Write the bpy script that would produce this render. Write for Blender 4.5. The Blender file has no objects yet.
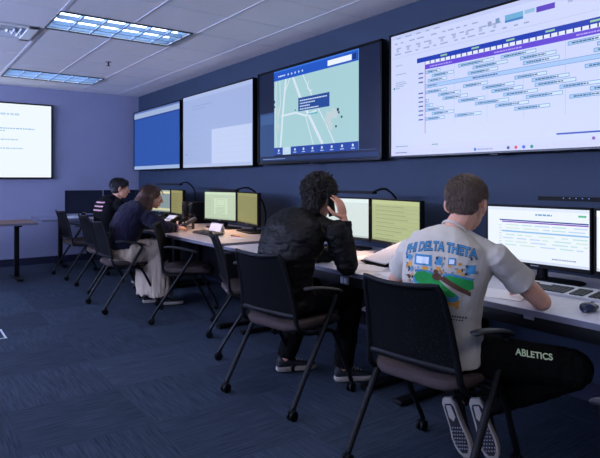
import bpy, bmesh, math, random
from mathutils import Vector, Matrix, noise
from mathutils.bvhtree import BVHTree
V = Vector
PI = math.pi
random.seed(7)
SC = bpy.context.scene
COL = SC.collection

# ------------------------------------------------------------------ materials
def lin(c):
    return tuple((x / 12.92 if x <= .04045 else ((x + .055) / 1.055) ** 2.4) for x in (v / 255.0 for v in c))

def nd(nt, t, **kw):
    n = nt.nodes.new(t)
    for k, v in kw.items():
        setattr(n, k, v)
    return n

def mat(name, rgb, rough=.6, metal=0.0, var=.12, scale=30.0, bump=0.0, bscale=200.0, spec=.4, sheen=0.0, stretch=(1, 1, 1)):
    m = bpy.data.materials.new(name)
    m.use_nodes = True
    nt = m.node_tree
    b = nt.nodes['Principled BSDF']
    b.inputs['Roughness'].default_value = rough
    b.inputs['Metallic'].default_value = metal
    b.inputs['Specular IOR Level'].default_value = spec
    if sheen:
        b.inputs['Sheen Weight'].default_value = sheen
    c = lin(rgb)
    tc = nd(nt, 'ShaderNodeTexCoord')
    mp = nd(nt, 'ShaderNodeMapping')
    mp.inputs['Scale'].default_value = stretch
    nt.links.new(tc.outputs['Object'], mp.inputs['Vector'])
    nz = nd(nt, 'ShaderNodeTexNoise')
    nz.inputs['Scale'].default_value = scale
    nz.inputs['Detail'].default_value = 4
    nt.links.new(mp.outputs['Vector'], nz.inputs['Vector'])
    rp = nd(nt, 'ShaderNodeValToRGB')
    e = rp.color_ramp.elements
    e[0].position, e[1].position = .3, .7
    e[0].color = tuple(x * (1 - var) for x in c) + (1,)
    e[1].color = tuple(min(1, x * (1 + var)) for x in c) + (1,)
    nt.links.new(nz.outputs['Fac'], rp.inputs['Fac'])
    nt.links.new(rp.outputs['Color'], b.inputs['Base Color'])
    if bump:
        n2 = nd(nt, 'ShaderNodeTexNoise')
        n2.inputs['Scale'].default_value = bscale
        n2.inputs['Detail'].default_value = 5
        nt.links.new(mp.outputs['Vector'], n2.inputs['Vector'])
        bp = nd(nt, 'ShaderNodeBump')
        bp.inputs['Strength'].default_value = bump
        bp.inputs['Distance'].default_value = .004
        nt.links.new(n2.outputs['Fac'], bp.inputs['Height'])
        nt.links.new(bp.outputs['Normal'], b.inputs['Normal'])
    return m

def emit(name, rgb, strength):
    m = bpy.data.materials.new(name)
    m.use_nodes = True
    b = m.node_tree.nodes['Principled BSDF']
    b.inputs['Base Color'].default_value = (.02, .02, .02, 1)
    b.inputs['Emission Color'].default_value = lin(rgb) + (1,)
    b.inputs['Emission Strength'].default_value = strength
    return m

def screen_mat(name, strength, rough=.22):
    m = bpy.data.materials.new(name)
    m.use_nodes = True
    nt = m.node_tree
    b = nt.nodes['Principled BSDF']
    b.inputs['Base Color'].default_value = (.006, .006, .008, 1)
    b.inputs['Roughness'].default_value = rough
    b.inputs['Specular IOR Level'].default_value = .12
    a = nd(nt, 'ShaderNodeAttribute', attribute_name='Col')
    nt.links.new(a.outputs['Color'], b.inputs['Emission Color'])
    b.inputs['Emission Strength'].default_value = strength
    return m

def carpet_mat():
    m = bpy.data.materials.new('carpet_tile')
    m.use_nodes = True
    nt = m.node_tree
    L = nt.links.new
    b = nt.nodes['Principled BSDF']
    b.inputs['Roughness'].default_value = .95
    b.inputs['Specular IOR Level'].default_value = .15
    tc = nd(nt, 'ShaderNodeTexCoord')
    def noise_(sx, sy, sc):
        mp = nd(nt, 'ShaderNodeMapping')
        mp.inputs['Scale'].default_value = (sx, sy, 1)
        L(tc.outputs['Object'], mp.inputs['Vector'])
        n = nd(nt, 'ShaderNodeTexNoise')
        n.inputs['Scale'].default_value = sc
        n.inputs['Detail'].default_value = 5
        n.inputs['Roughness'].default_value = .65
        L(mp.outputs['Vector'], n.inputs['Vector'])
        return n.outputs['Fac']
    ck = nd(nt, 'ShaderNodeTexChecker')
    ck.inputs['Scale'].default_value = 1 / .61
    ck.inputs['Color1'].default_value = (0, 0, 0, 1)
    ck.inputs['Color2'].default_value = (1, 1, 1, 1)
    mpc = nd(nt, 'ShaderNodeMapping')
    mpc.inputs['Location'].default_value = (.13, .21, .3)
    L(tc.outputs['Object'], mpc.inputs['Vector'])
    L(mpc.outputs['Vector'], ck.inputs['Vector'])
    mx = nd(nt, 'ShaderNodeMix', data_type='FLOAT')
    L(ck.outputs['Fac'], mx.inputs[0])
    L(noise_(1.6, 34, 2.6), mx.inputs[2])
    L(noise_(34, 1.6, 2.6), mx.inputs[3])
    # tone of each tile
    br = nd(nt, 'ShaderNodeVectorMath', operation='SCALE')
    br.inputs['Scale'].default_value = 1 / .61
    L(mpc.outputs['Vector'], br.inputs[0])
    fl = nd(nt, 'ShaderNodeVectorMath', operation='FLOOR')
    L(br.outputs['Vector'], fl.inputs[0])
    wn = nd(nt, 'ShaderNodeTexWhiteNoise', noise_dimensions='2D')
    L(fl.outputs['Vector'], wn.inputs['Vector'])
    ad = nd(nt, 'ShaderNodeMath', operation='MULTIPLY_ADD')
    L(wn.outputs['Value'], ad.inputs[0])
    ad.inputs[1].default_value = .16
    L(mx.outputs[0], ad.inputs[2])
    rp = nd(nt, 'ShaderNodeValToRGB')
    e = rp.color_ramp.elements
    e[0].position, e[1].position = .36, .78
    e[0].color = lin((23, 32, 44)) + (1,)
    e[1].color = lin((54, 65, 80)) + (1,)
    L(ad.outputs[0], rp.inputs['Fac'])
    L(rp.outputs['Color'], b.inputs['Base Color'])
    bp = nd(nt, 'ShaderNodeBump')
    bp.inputs['Strength'].default_value = .5
    bp.inputs['Distance'].default_value = .004
    L(ad.outputs[0], bp.inputs['Height'])
    L(bp.outputs['Normal'], b.inputs['Normal'])
    return m

def mesh_fabric(name, rgb):
    m = mat(name, rgb, .9, var=.2, scale=60, spec=.1)
    nt = m.node_tree
    b = nt.nodes['Principled BSDF']
    ou = nt.nodes['Material Output']
    tr = nd(nt, 'ShaderNodeBsdfTransparent')
    mx = nd(nt, 'ShaderNodeMixShader')
    tc = nd(nt, 'ShaderNodeTexCoord')
    ck = nd(nt, 'ShaderNodeTexVoronoi', distance='CHEBYCHEV')
    ck.inputs['Scale'].default_value = 330
    nt.links.new(tc.outputs['Object'], ck.inputs['Vector'])
    cm = nd(nt, 'ShaderNodeMath', operation='LESS_THAN')
    cm.inputs[1].default_value = .24
    nt.links.new(ck.outputs['Distance'], cm.inputs[0])
    nt.links.new(cm.outputs[0], mx.inputs['Fac'])
    nt.links.new(b.outputs[0], mx.inputs[1])
    nt.links.new(tr.outputs[0], mx.inputs[2])
    nt.links.new(mx.outputs[0], ou.inputs['Surface'])
    return m

M = dict(
    ceiling=mat('ceiling_tile', (232, 230, 232), .95, var=.04, scale=90, bump=.35, bscale=160, spec=.1),
    tbar=mat('ceiling_bar', (215, 215, 222), .6, var=.03),
    wall_light=mat('painted_wall_pale', (132, 136, 162), .85, var=.03, scale=3, bump=.08, bscale=150),
    wall_dark=mat('painted_wall_navy', (33, 48, 70), .7, var=.05, scale=3, bump=.08, bscale=150),
    base=mat('navy_vinyl', (22, 27, 52), .5),
    carpet=carpet_mat(),
    black=mat('black_plastic', (9, 10, 13), .55, var=.15, bump=.05, spec=.14),
    blackm=mat('black_metal', (9, 10, 13), .5, var=.1, spec=.15),
    gloss=mat('glossy_black', (8, 9, 12), .25, var=.1, spec=.2),
    dkgrey=mat('dark_grey_plastic', (38, 39, 44), .5, var=.12),
    grey=mat('grey_plastic', (122, 124, 130), .5, var=.08),
    white=mat('white_metal', (216, 220, 226), .4, var=.03),
    silver=mat('silver_reflector', (150, 172, 200), .5, metal=.1, var=.04),
    meshfab=mesh_fabric('mesh_back', (8, 9, 12)),
    seat=mat('seat_fabric', (66, 57, 57), .95, spec=.08, var=.2, scale=220, bump=.3, bscale=500),
    lam=mat('desk_laminate', (190, 178, 172), .42, var=.05, scale=12, stretch=(1, 4, 1)),
    lamgrey=mat('desk_laminate_grey', (196, 196, 208), .4, var=.05, scale=12, stretch=(1, 4, 1)),
    edge=mat('desk_edge', (92, 92, 104), .5, var=.06),
    wood=mat('table_wood', (92, 56, 46), .42, var=.22, scale=9, stretch=(.6, 9, 3)),
    bluegrey=mat('table_grey', (112, 118, 150), .45, var=.06),
    paper=mat('white_paper', (232, 232, 238), .85, var=.02),
    yellow=mat('yellow_paper', (222, 178, 84), .8, var=.05),
    red=mat('red_plastic', (176, 30, 44), .4),
    keyl=mat('pale_key', (196, 202, 212), .5, var=.05),
    keyd=mat('dark_key', (34, 37, 46), .45, var=.12),
    skin=mat('skin_fair', (214, 160, 134), .55, var=.07, scale=25, bump=.06, bscale=120),
    skin2=mat('skin_tan', (196, 140, 112), .55, var=.07, scale=25, bump=.06, bscale=120),
    tee=mat('offwhite_cotton', (188, 182, 169), .9, var=.04, scale=18, bump=.25, bscale=45, sheen=.15),
    jacket=mat('black_nylon', (11, 11, 12), .6, spec=.18, var=.06, scale=10, bump=.3, bscale=26),
    pants=mat('black_cloth', (9, 9, 10), .9, spec=.1, var=.2, scale=20, bump=.4, bscale=40),
    sweater=mat('navy_knit', (24, 22, 40), .95, spec=.1, var=.15, scale=60, bump=.5, bscale=120, sheen=.08),
    cuff=mat('violet_knit', (84, 66, 106), .95, var=.2, scale=60),
    skirt=mat('beige_cloth', (168, 152, 134), .9, var=.08, scale=9, bump=.5, bscale=14, stretch=(3, 3, .6)),
    blackshirt=mat('black_jersey', (12, 13, 17), .9, spec=.1, var=.2, bump=.3, bscale=40),
    hair1=mat('hair_brown', (98, 82, 70), .6, var=.35, scale=60, stretch=(2, 2, .4)),
    hair2=mat('hair_black', (26, 20, 19), .6, var=.35, scale=40),
    hair3=mat('hair_chestnut', (78, 52, 42), .5, var=.4, scale=50, stretch=(3, 3, .3)),
    hair4=mat('hair_dark', (24, 21, 24), .6, var=.3, scale=40),
    eyew=mat('eye_white', (225, 222, 218), .25, var=.02),
    eyed=mat('eye_dark', (28, 20, 16), .2),
    sole=mat('shoe_sole', (150, 142, 132), .7, var=.08),
    shoe=mat('shoe_canvas', (26, 27, 34), .8, var=.2, scale=60),
    shoew=mat('shoe_white', (206, 204, 204), .7, var=.06),
    inkblue=mat('print_blue', (66, 132, 170), .85, var=.08), inkdark=mat('print_dark', (36, 42, 58), .85, var=.1),
    inkgreen=mat('print_green', (24, 140, 62), .85, var=.12), inkbrown=mat('print_brown', (84, 52, 36), .85, var=.15),
    inkgold=mat('print_gold', (206, 146, 52), .85, var=.1), inkgrey=mat('print_grey', (126, 128, 130), .85, var=.1),
    inkwhite=mat('print_white', (226, 232, 236), .85, var=.03), inkpink=mat('print_rose', (196, 150, 156), .85, var=.1),
    inklime=mat('print_pale_lime', (196, 216, 170), .8, var=.05),
    tube=emit('lamp_tube', (205, 230, 255), 4.0),
    led=emit('lamp_led', (255, 200, 156), 110.0),
    dot=emit('indicator_blue', (110, 160, 255), .9),
    scr=screen_mat('display_picture', 1.0, .3),
    mon=screen_mat('monitor_picture', 1.0, .25),
)

# ------------------------------------------------------------------ objects
def obj(name, bm, m, parent=None, smooth=True, recalc=True):
    if recalc:
        bmesh.ops.recalc_face_normals(bm, faces=bm.faces)
    me = bpy.data.meshes.new(name)
    bm.to_mesh(me)
    bm.free()
    if m is not None:
        me.materials.append(m)
    if smooth:
        for p in me.polygons:
            p.use_smooth = True
        try:
            me.set_sharp_from_angle(angle=math.radians(38))
        except Exception:
            pass
    o = bpy.data.objects.new(name, me)
    COL.objects.link(o)
    if parent is not None:
        o.parent = parent
    return o

def tag(o, label, cat, group=None, kind=None):
    o['label'] = label
    o['category'] = cat
    if group:
        o['group'] = group
    if kind:
        o['kind'] = kind
    return o

def thing(name, label, cat, loc=(0, 0, 0), rz=0.0, group=None):
    o = bpy.data.objects.new(name, None)
    o.empty_display_size = .1
    COL.objects.link(o)
    o.location = loc
    o.rotation_euler = (0, 0, rz)
    return tag(o, label, cat, group)

def struct(name, bm, m, smooth=False):
    o = obj(name, bm, m, None, smooth)
    o['kind'] = 'structure'
    return o

def kids(o):
    return [c for c in bpy.data.objects if c.parent == o]

def dup(root, label, loc, rz, group=None):
    r = root.copy()
    COL.objects.link(r)
    r.location = loc
    r.rotation_euler = (0, 0, rz)
    r['label'] = label
    if group:
        r['group'] = group
    for ch in kids(root):
        c = ch.copy()
        COL.objects.link(c)
        c.parent = r
        for g in kids(ch):
            d = g.copy()
            COL.objects.link(d)
            d.parent = c
    return r

# ------------------------------------------------------------------ mesh builders
def NB():
    return bmesh.new()

def box(bm, c, s, rot=None, bev=0.0, seg=2):
    mtx = Matrix.Translation(V(c)) @ (rot.to_4x4() if rot is not None else Matrix()) @ Matrix.Diagonal((s[0], s[1], s[2], 1))
    r = bmesh.ops.create_cube(bm, size=1.0, matrix=mtx)
    if bev:
        es = list({e for v in r['verts'] for e in v.link_edges})
        bmesh.ops.bevel(bm, geom=es, offset=bev, segments=seg, affect='EDGES', profile=.5)
    return bm

def ring_faces(bm, rings, cap0=True, cap1=True):
    n = len(rings[0])
    for a, b in zip(rings, rings[1:]):
        for i in range(n):
            bm.faces.new((a[i], a[(i + 1) % n], b[(i + 1) % n], b[i]))
    if cap0:
        bm.faces.new(list(reversed(rings[0])))
    if cap1:
        bm.faces.new(rings[-1])

def frames(pts):
    out = []
    prev = None
    for i, p in enumerate(pts):
        a = pts[max(0, i - 1)]
        b = pts[min(len(pts) - 1, i + 1)]
        t = (b - a).normalized()
        if prev is None:
            up = V((0, 0, 1)) if abs(t.z) < .9 else V((1, 0, 0))
            n = (up - t * up.dot(t)).normalized()
        else:
            n = (prev - t * prev.dot(t)).normalized()
        prev = n
        out.append((t, n, t.cross(n)))
    return out

def tube(bm, pts, r, seg=10, rb=None):
    """round tube along pts; r a number or list (half-size along the frame normal), rb likewise along the binormal"""
    pts = [V(p) for p in pts]
    fr = frames(pts)
    rings = []
    for i, p in enumerate(pts):
        ra = r[i] if isinstance(r, (list, tuple)) else r
        rc = ra if rb is None else (rb[i] if isinstance(rb, (list, tuple)) else rb)
        t, n, b = fr[i]
        rings.append([bm.verts.new(p + n * (ra * math.cos(2 * PI * k / seg)) + b * (rc * math.sin(2 * PI * k / seg))) for k in range(seg)])
    ring_faces(bm, rings)
    return bm

def curve(pts, n=8):
    """Catmull-Rom through pts"""
    pts = [V(p) for p in pts]
    P = [pts[0] * 2 - pts[1]] + pts + [pts[-1] * 2 - pts[-2]]
    out = []
    for i in range(1, len(P) - 2):
        for k in range(n):
            t = k / n
            a, b, c, d = P[i - 1], P[i], P[i + 1], P[i + 2]
            out.append(.5 * ((2 * b) + (c - a) * t + (2 * a - 5 * b + 4 * c - d) * t * t + (3 * b - a - 3 * c + d) * t ** 3))
    out.append(pts[-1])
    return out

def capsule(bm, a, b, ra, rb, seg=14):
    a, b = V(a), V(b)
    ax = (b - a)
    L = ax.length
    if L < 1e-6:
        ax = V((0, 0, 1))
    t = ax.normalized()
    pts, rs = [], []
    for k in range(4):
        an = PI / 2 * (1 - k / 4)
        pts.append(a - t * (ra * math.sin(an)))
        rs.append(max(ra * math.cos(an), .0006))
    pts.append(a); rs.append(ra)
    for k in range(1, 4):
        pts.append(a + ax * (k / 4)); rs.append(ra + (rb - ra) * k / 4)
    pts.append(b); rs.append(rb)
    for k in range(1, 5):
        an = PI / 2 * k / 4
        pts.append(b + t * (rb * math.sin(an)))
        rs.append(max(rb * math.cos(an), .0006))
    up = V((0, 0, 1)) if abs(t.z) < .9 else V((1, 0, 0))
    n = (up - t * up.dot(t)).normalized()
    bb = t.cross(n)
    rings = [[bm.verts.new(p + n * (r * math.cos(2 * PI * k / seg)) + bb * (r * math.sin(2 * PI * k / seg))) for k in range(seg)] for p, r in zip(pts, rs)]
    ring_faces(bm, rings)
    return bm

def chain(bm, pts, rs, seg=14):
    for i in range(len(pts) - 1):
        capsule(bm, pts[i], pts[i + 1], rs[i], rs[i + 1], seg)

def ell(bm, c, ax, rad, u=18, v=12):
    R = Matrix((ax[0], ax[1], ax[2])).transposed().to_4x4()
    bmesh.ops.create_uvsphere(bm, u_segments=u, v_segments=v, radius=1.0,
                              matrix=Matrix.Translation(V(c)) @ R @ Matrix.Diagonal((rad[0], rad[1], rad[2], 1)))
    return bm

def loft(bm, rings, n=24, ex=2.3):
    """rings: (centre, axis a, axis b, half a, half b)"""
    R = []
    for c, a, b, ra, rb in rings:
        c, a, b = V(c), V(a).normalized(), V(b).normalized()
        row = []
        for k in range(n):
            th = 2 * PI * k / n
            ca, sa = math.cos(th), math.sin(th)
            x = math.copysign(abs(ca) ** (2 / ex), ca) * ra
            y = math.copysign(abs(sa) ** (2 / ex), sa) * rb
            row.append(bm.verts.new(c + a * x + b * y))
        R.append(row)
    ring_faces(bm, R)
    return bm

def slab(bm, outline, layers):
    """outline: list of (x, y); layers: (z, inset scale) from bottom to top"""
    rings = []
    for z, s in layers:
        rings.append([bm.verts.new((x * s, y * s, z)) for x, y in outline])
    ring_faces(bm, rings)
    return bm

def rrect(w, h, r, n=6):
    out = []
    for cx, cy, a0 in ((w / 2 - r, h / 2 - r, 0), (-w / 2 + r, h / 2 - r, PI / 2), (-w / 2 + r, -h / 2 + r, PI), (w / 2 - r, -h / 2 + r, 3 * PI / 2)):
        for k in range(n + 1):
            a = a0 + PI / 2 * k / n
            out.append((cx + r * math.cos(a), cy + r * math.sin(a)))
    return out

def fuse(bm, voxel=.006, it=4):
    """union of overlapping closed shells into one continuous surface"""
    me = bpy.data.meshes.new('tmp')
    bmesh.ops.recalc_face_normals(bm, faces=bm.faces)
    bm.to_mesh(me)
    bm.free()
    o = bpy.data.objects.new('tmp', me)
    COL.objects.link(o)
    md = o.modifiers.new('r', 'REMESH')
    md.mode = 'VOXEL'
    md.voxel_size = voxel
    md.use_smooth_shade = True
    if it:
        s = o.modifiers.new('s', 'SMOOTH')
        s.factor = .5
        s.iterations = it
    dg = bpy.context.evaluated_depsgraph_get()
    ev = o.evaluated_get(dg)
    m2 = bpy.data.meshes.new_from_object(ev)
    out = bmesh.new()
    out.from_mesh(m2)
    bpy.data.objects.remove(o)
    bpy.data.meshes.remove(me)
    bpy.data.meshes.remove(m2)
    return out

def wrinkle(bm, amp, freq, ax=(1, 1, 1), seed=0.0, only=None):
    bm.normal_update()
    mv = []
    for v in bm.verts:
        p = v.co
        q = V((p.x * ax[0], p.y * ax[1], p.z * ax[2])) * freq + V((seed, seed * 1.7, 0))
        d = noise.fractal(q, .9, 2.0, 3)
        d = abs(d) * 1.3 - .35
        mv.append(v.normal * (d * amp * (only(p) if only else 1)))
    for v, d in zip(bm.verts, mv):
        v.co += d
    return bm

# ------------------------------------------------------------------ room
XW, YB, ZC = 3.27, 9.15, 2.69
XL, YF = -4.2, -3.4

def wall_box(name, lo, hi, m):
    bm = NB()
    lo, hi = V(lo), V(hi)
    box(bm, (lo + hi) / 2, hi - lo)
    return struct(name, bm, m)

wall_box('floor', (XL, YF, -.1), (XW, YB, 0), M['carpet'])
wall_box('wall_right', (XW, YF, 0), (XW + .12, YB, ZC), M['wall_dark'])
wall_box('wall_back', (XL, YB, 0), (XW + .12, YB + .12, ZC), M['wall_light'])
wall_box('wall_left', (XL - .12, YF, 0), (XL, YB + .12, ZC), M['wall_light'])
wall_box('wall_front', (XL - .12, YF - .12, 0), (XW + .12, YF, ZC), M['wall_light'])
wall_box('baseboard_back', (XL, YB - .014, 0), (XW, YB, .11), M['base'])
wall_box('baseboard_right', (XW - .014, YF, 0), (XW, YB - .014, .11), M['base'])

# ceiling with openings for the recessed lights and the air diffuser
LW, LH = 1.19, .63
lights_at = [(1.07, 4.84), (1.10, 7.74), (1.07, 1.94), (-1.95, 4.84), (-1.95, 1.94), (-1.95, 7.74), (1.07, -.96), (-1.95, -.96)]
holes = [(x, y, x + LW, y + LH) for x, y in lights_at]
VENT = (.46, 5.49, 1.04, 6.07)
holes.append(VENT)
xs = sorted({XL, XW} | {h[0] for h in holes} | {h[2] for h in holes})
ys = sorted({YF, YB} | {h[1] for h in holes} | {h[3] for h in holes})
bm = NB()
for x0, x1 in zip(xs, xs[1:]):
    for y0, y1 in zip(ys, ys[1:]):
        cx, cy = (x0 + x1) / 2, (y0 + y1) / 2
        if any(h[0] < cx < h[2] and h[1] < cy < h[3] for h in holes):
            continue
        vs = [bm.verts.new(p) for p in ((x0, y0, ZC), (x0, y1, ZC), (x1, y1, ZC), (x1, y0, ZC))]
        bm.faces.new(vs)
bmesh.ops.remove_doubles(bm, verts=bm.verts, dist=1e-5)
r = bmesh.ops.extrude_face_region(bm, geom=bm.faces[:])
bmesh.ops.translate(bm, verts=[g for g in r['geom'] if isinstance(g, bmesh.types.BMVert)], vec=(0, 0, .03))
struct('ceiling', bm, M['ceiling'])
# tile grid: strong bars along the length of the room, faint joints across it
bm = NB()
def inhole(x, y):
    return any(h[0] - .001 < x < h[2] + .001 and h[1] - .001 < y < h[3] + .001 for h in holes)
def strip(x0, y0, x1, y1, w, t):
    n = max(1, int(round(max(abs(x1 - x0), abs(y1 - y0)) / .1)))
    run = None
    for k in range(n + 1):
        a = k / n
        x, y = x0 + (x1 - x0) * (k + .5) / n, y0 + (y1 - y0) * (k + .5) / n
        ok = k < n and not any(h[0] + .002 < x < h[2] - .002 and h[1] + .002 < y < h[3] - .002 for h in holes)
        if ok and run is None:
            run = a
        if not ok and run is not None:
            xa, ya, xb, yb = x0 + (x1 - x0) * run, y0 + (y1 - y0) * run, x0 + (x1 - x0) * a, y0 + (y1 - y0) * a
            if abs(x1 - x0) > abs(y1 - y0):
                box(bm, ((xa + xb) / 2, ya, ZC - t / 2), (abs(xb - xa), w, t))
            else:
                box(bm, (xa, (ya + yb) / 2, ZC - t / 2), (w, abs(yb - ya), t))
            run = None
x = 1.06 - .6 * 8
while x < XW:
    strip(x, YF, x, YB, .03 if abs(x - 1.06) < .05 else .009, .003)
    x += .603
y = 4.83 - .644 * 12
while y < YB:
    strip(XL, y, XW, y, .005, .0015)
    y += .644
struct('trim_1', bm, M['tbar'])

# ------------------------------------------------------------------ ceiling lights
def ceiling_light(label):
    t = thing('ceiling_light', label, 'ceiling light')
    bm = NB()
    w = .012
    for c, s in (((LW / 2, w / 2, .005), (LW, w, .012)), ((LW / 2, LH - w / 2, .005), (LW, w, .012)),
                 ((w / 2, LH / 2, .005), (w, LH, .012)), ((LW - w / 2, LH / 2, .005), (w, LH, .012))):
        box(bm, c, s, bev=.002, seg=1)
    obj('frame', bm, M['dkgrey'], t)
    bm = NB()
    box(bm, (LW / 2, LH / 2, .135), (LW, LH, .01))
    for y in (0.004, LH - .004):
        box(bm, (LW / 2, y, .08), (LW, .008, .11))
    for x in (0.004, LW - .004):
        box(bm, (x, LH / 2, .08), (.008, LH, .11))
    obj('reflector', bm, M['silver'], t)
    bm = NB()
    for k in range(1, 6):
        x = LW * k / 6
        loft(bm, [((x, LH / 2, z), (1, 0, 0), (0, 1, 0), wd, LH / 2 - .02) for z, wd in ((.0, .008), (.01, .006), (.025, .003), (.036, .002))], 12, 8)
    for k in range(1, 3):
        y = LH * k / 3
        loft(bm, [((LW / 2, y, z), (1, 0, 0), (0, 1, 0), LW / 2 - .02, wd) for z, wd in ((.0, .012), (.01, .008), (.025, .004), (.036, .003))], 12, 8)
    obj('louver', bm, M['silver'], t)
    for k in range(3):
        bm = NB()
        y = LH * (k + .5) / 3
        tube(bm, [(.03, y, .085), (LW - .03, y, .085)], .021, 12)
        obj('lamp_tube', bm, M['tube'], t)
    return t
L0 = ceiling_light('recessed ceiling light with bright louvre cells, the larger and nearer of the two')
L0.location = (lights_at[0][0], lights_at[0][1], ZC - .01)
dup(L0, 'dimmer recessed ceiling light near the back wall, above the projected slide', (lights_at[1][0], lights_at[1][1], ZC - .01), 0)
for x, y in lights_at[2:]:
    dup(L0, 'recessed ceiling light outside the picture, behind or left of the camera', (x, y, ZC - .01), 0, 'ceiling lights outside the picture')

# air diffuser
x0, y0, x1, y1 = VENT
cx, cy, s = (x0 + x1) / 2, (y0 + y1) / 2, x1 - x0
t = thing('ceiling_vent', 'white square ceiling air vent with stepped fins, at upper left', 'ceiling vent', (cx, cy, ZC - .006))
bm = NB()
for c, d in (((0, s / 2 - .03, 0), (s, .06, .012)), ((0, -s / 2 + .03, 0), (s, .06, .012)), ((s / 2 - .045, 0, 0), (.09, s, .012)), ((-s / 2 + .03, 0, 0), (.06, s, .012))):
    box(bm, c, d, bev=.003, seg=1)
obj('frame', bm, M['white'], t)
bm = NB()
box(bm, (0, 0, .16), (s - .01, s - .01, .01))
for sx, sy, dx, dy in ((s / 2 - .004, 0, .008, s), (-s / 2 + .004, 0, .008, s), (0, s / 2 - .004, s, .008), (0, -s / 2 + .004, s, .008)):
    box(bm, (sx, sy, .085), (dx, dy, .15))
obj('plenum', bm, M['black'], t)
for k in range(4):
    bm = NB()
    h = s / 2 - .08 - k * .05
    for a in range(4):
        R = Matrix.Rotation(a * PI / 2, 3, 'Z') 
        q = [R @ V(p) for p in ((-h, h, .0), (h, h, .0), (h - .04, h - .04, .06), (-h + .04, h - .04, .06))]
        vs = [bm.verts.new(p) for p in q]
        f = bm.faces.new(vs)
    r = bmesh.ops.extrude_face_region(bm, geom=bm.faces[:])
    bmesh.ops.translate(bm, verts=[g for g in r['geom'] if isinstance(g, bmesh.types.BMVert)], vec=(0, 0, .004))
    obj('fin', bm, M['white'], t, smooth=False)

t = thing('sprinkler_head', 'small dark fire sprinkler on the ceiling between the two lights', 'sprinkler', (2.0, 6.62, ZC))
bm = NB(); tube(bm, [(0, 0, 0), (0, 0, -.006)], .035, 16); obj('plate', bm, M['grey'], t)
bm = NB(); tube(bm, [(0, 0, -.006), (0, 0, -.03)], [.012, .012], 10); tube(bm, [(0, 0, -.03), (0, 0, -.045)], [.012, .006], 10); tube(bm, [(0, 0, -.045), (0, 0, -.049)], .024, 14)
obj('nozzle', bm, M['dkgrey'], t)

# ------------------------------------------------------------------ pictures on displays
class Pic:
    def __init__(self):
        self.bm = bmesh.new()
        self.cl = self.bm.loops.layers.float_color.new('Col')
        self.k = 0
    def poly(self, pts, rgb, layer=0):
        n = .0006 + layer * .0004
        # local axes of a display facing -X: right on the picture is -Y
        vs = [self.bm.verts.new((-n, -u, v)) for u, v in pts]
        f = self.bm.faces.new(vs)
        f.normal_update()
        if f.normal.x > 0:
            f.normal_flip()
        c = lin(rgb) + (1,)
        for l in f.loops:
            l[self.cl] = c
    def rect(self, u0, v0, u1, v1, rgb, layer=0):
        self.poly([(u0, v0), (u1, v0), (u1, v1), (u0, v1)], rgb, layer)
    def frame(self, u0, v0, u1, v1, w, rgb, layer):
        self.rect(u0, v0, u1, v0 + w, rgb, layer); self.rect(u0, v1 - w, u1, v1, rgb, layer)
        self.rect(u0, v0 + w, u0 + w, v1 - w, rgb, layer); self.rect(u1 - w, v0 + w, u1, v1 - w, rgb, layer)
    def line(self, a, b, w, rgb, layer):
        a, b = V(a).to_2d(), V(b).to_2d()
        n = (b - a).normalized(); n = V((-n.y, n.x)) * w / 2
        self.poly([a + n, a - n, b - n, b + n], rgb, layer)
    def dashes(self, u, v, ln, h, rgb, layer, rnd):
        x = u
        while x < u + ln:
            w = min(rnd.uniform(.012, .035) * h / .012, u + ln - x)
            self.rect(x, v, x + w, v + h, rgb, layer)
            x += w + h * .45
    def disc(self, u, v, r, rgb, layer, n=14):
        self.poly([(u + r * math.cos(2 * PI * k / n), v + r * math.sin(2 * PI * k / n)) for k in range(n)], rgb, layer)
    def done(self, name, m, parent):
        return obj(name, self.bm, m, parent, smooth=False, recalc=False)

def pic_blue(p, W, H):
    p.rect(0, 0, W, H, (40, 82, 168))
    p.rect(0, H - .105, W, H - .025, (158, 178, 214), 1)
    p.rect(0, H - .025, W, H, (88, 110, 176), 1)
    p.rect(0, H - .125, W, H - .105, (34, 62, 140), 1)
    p.rect(0, 0, W, .052, (158, 180, 220), 1)
    for k in range(1, 8):
        p.rect(W * k / 8, .052, W * k / 8 + .004, H - .125, (44, 88, 176), 2)

def pic_sheet(p, W, H):
    r = random.Random(3)
    p.rect(0, 0, W, H, (160, 178, 224))
    p.rect(0, H - .05, W, H, (172, 188, 230), 1)
    p.rect(0, 0, W, .04, (176, 192, 232), 1)
    p.rect(.46 * W, .04, W * .985, .49 * H, (192, 206, 242), 1)
    for k in range(7):
        p.rect(.06 * W, .12 * H + k * .1 * H, .065 * W + .3 * W * r.uniform(.6, 1), .12 * H + k * .1 * H + .005, (150, 168, 216), 1)
    p.dashes(.16 * W, H * .84, .3 * W, .008, (126, 146, 200), 2, r)
    p.dashes(.16 * W, H * .8, .2 * W, .008, (136, 154, 206), 2, r)
    p.rect(.08 * W, .1 * H, .082 * W, .9 * H, (146, 164, 212), 1)
    p.rect(.04 * W, .18 * H, .07 * W, .19 * H, (110, 128, 190), 2)
    for k in range(5):
        p.rect(.5 * W, .1 * H + k * .07 * H, .94 * W, .1 * H + k * .07 * H + .004, (184, 198, 236), 2)

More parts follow.
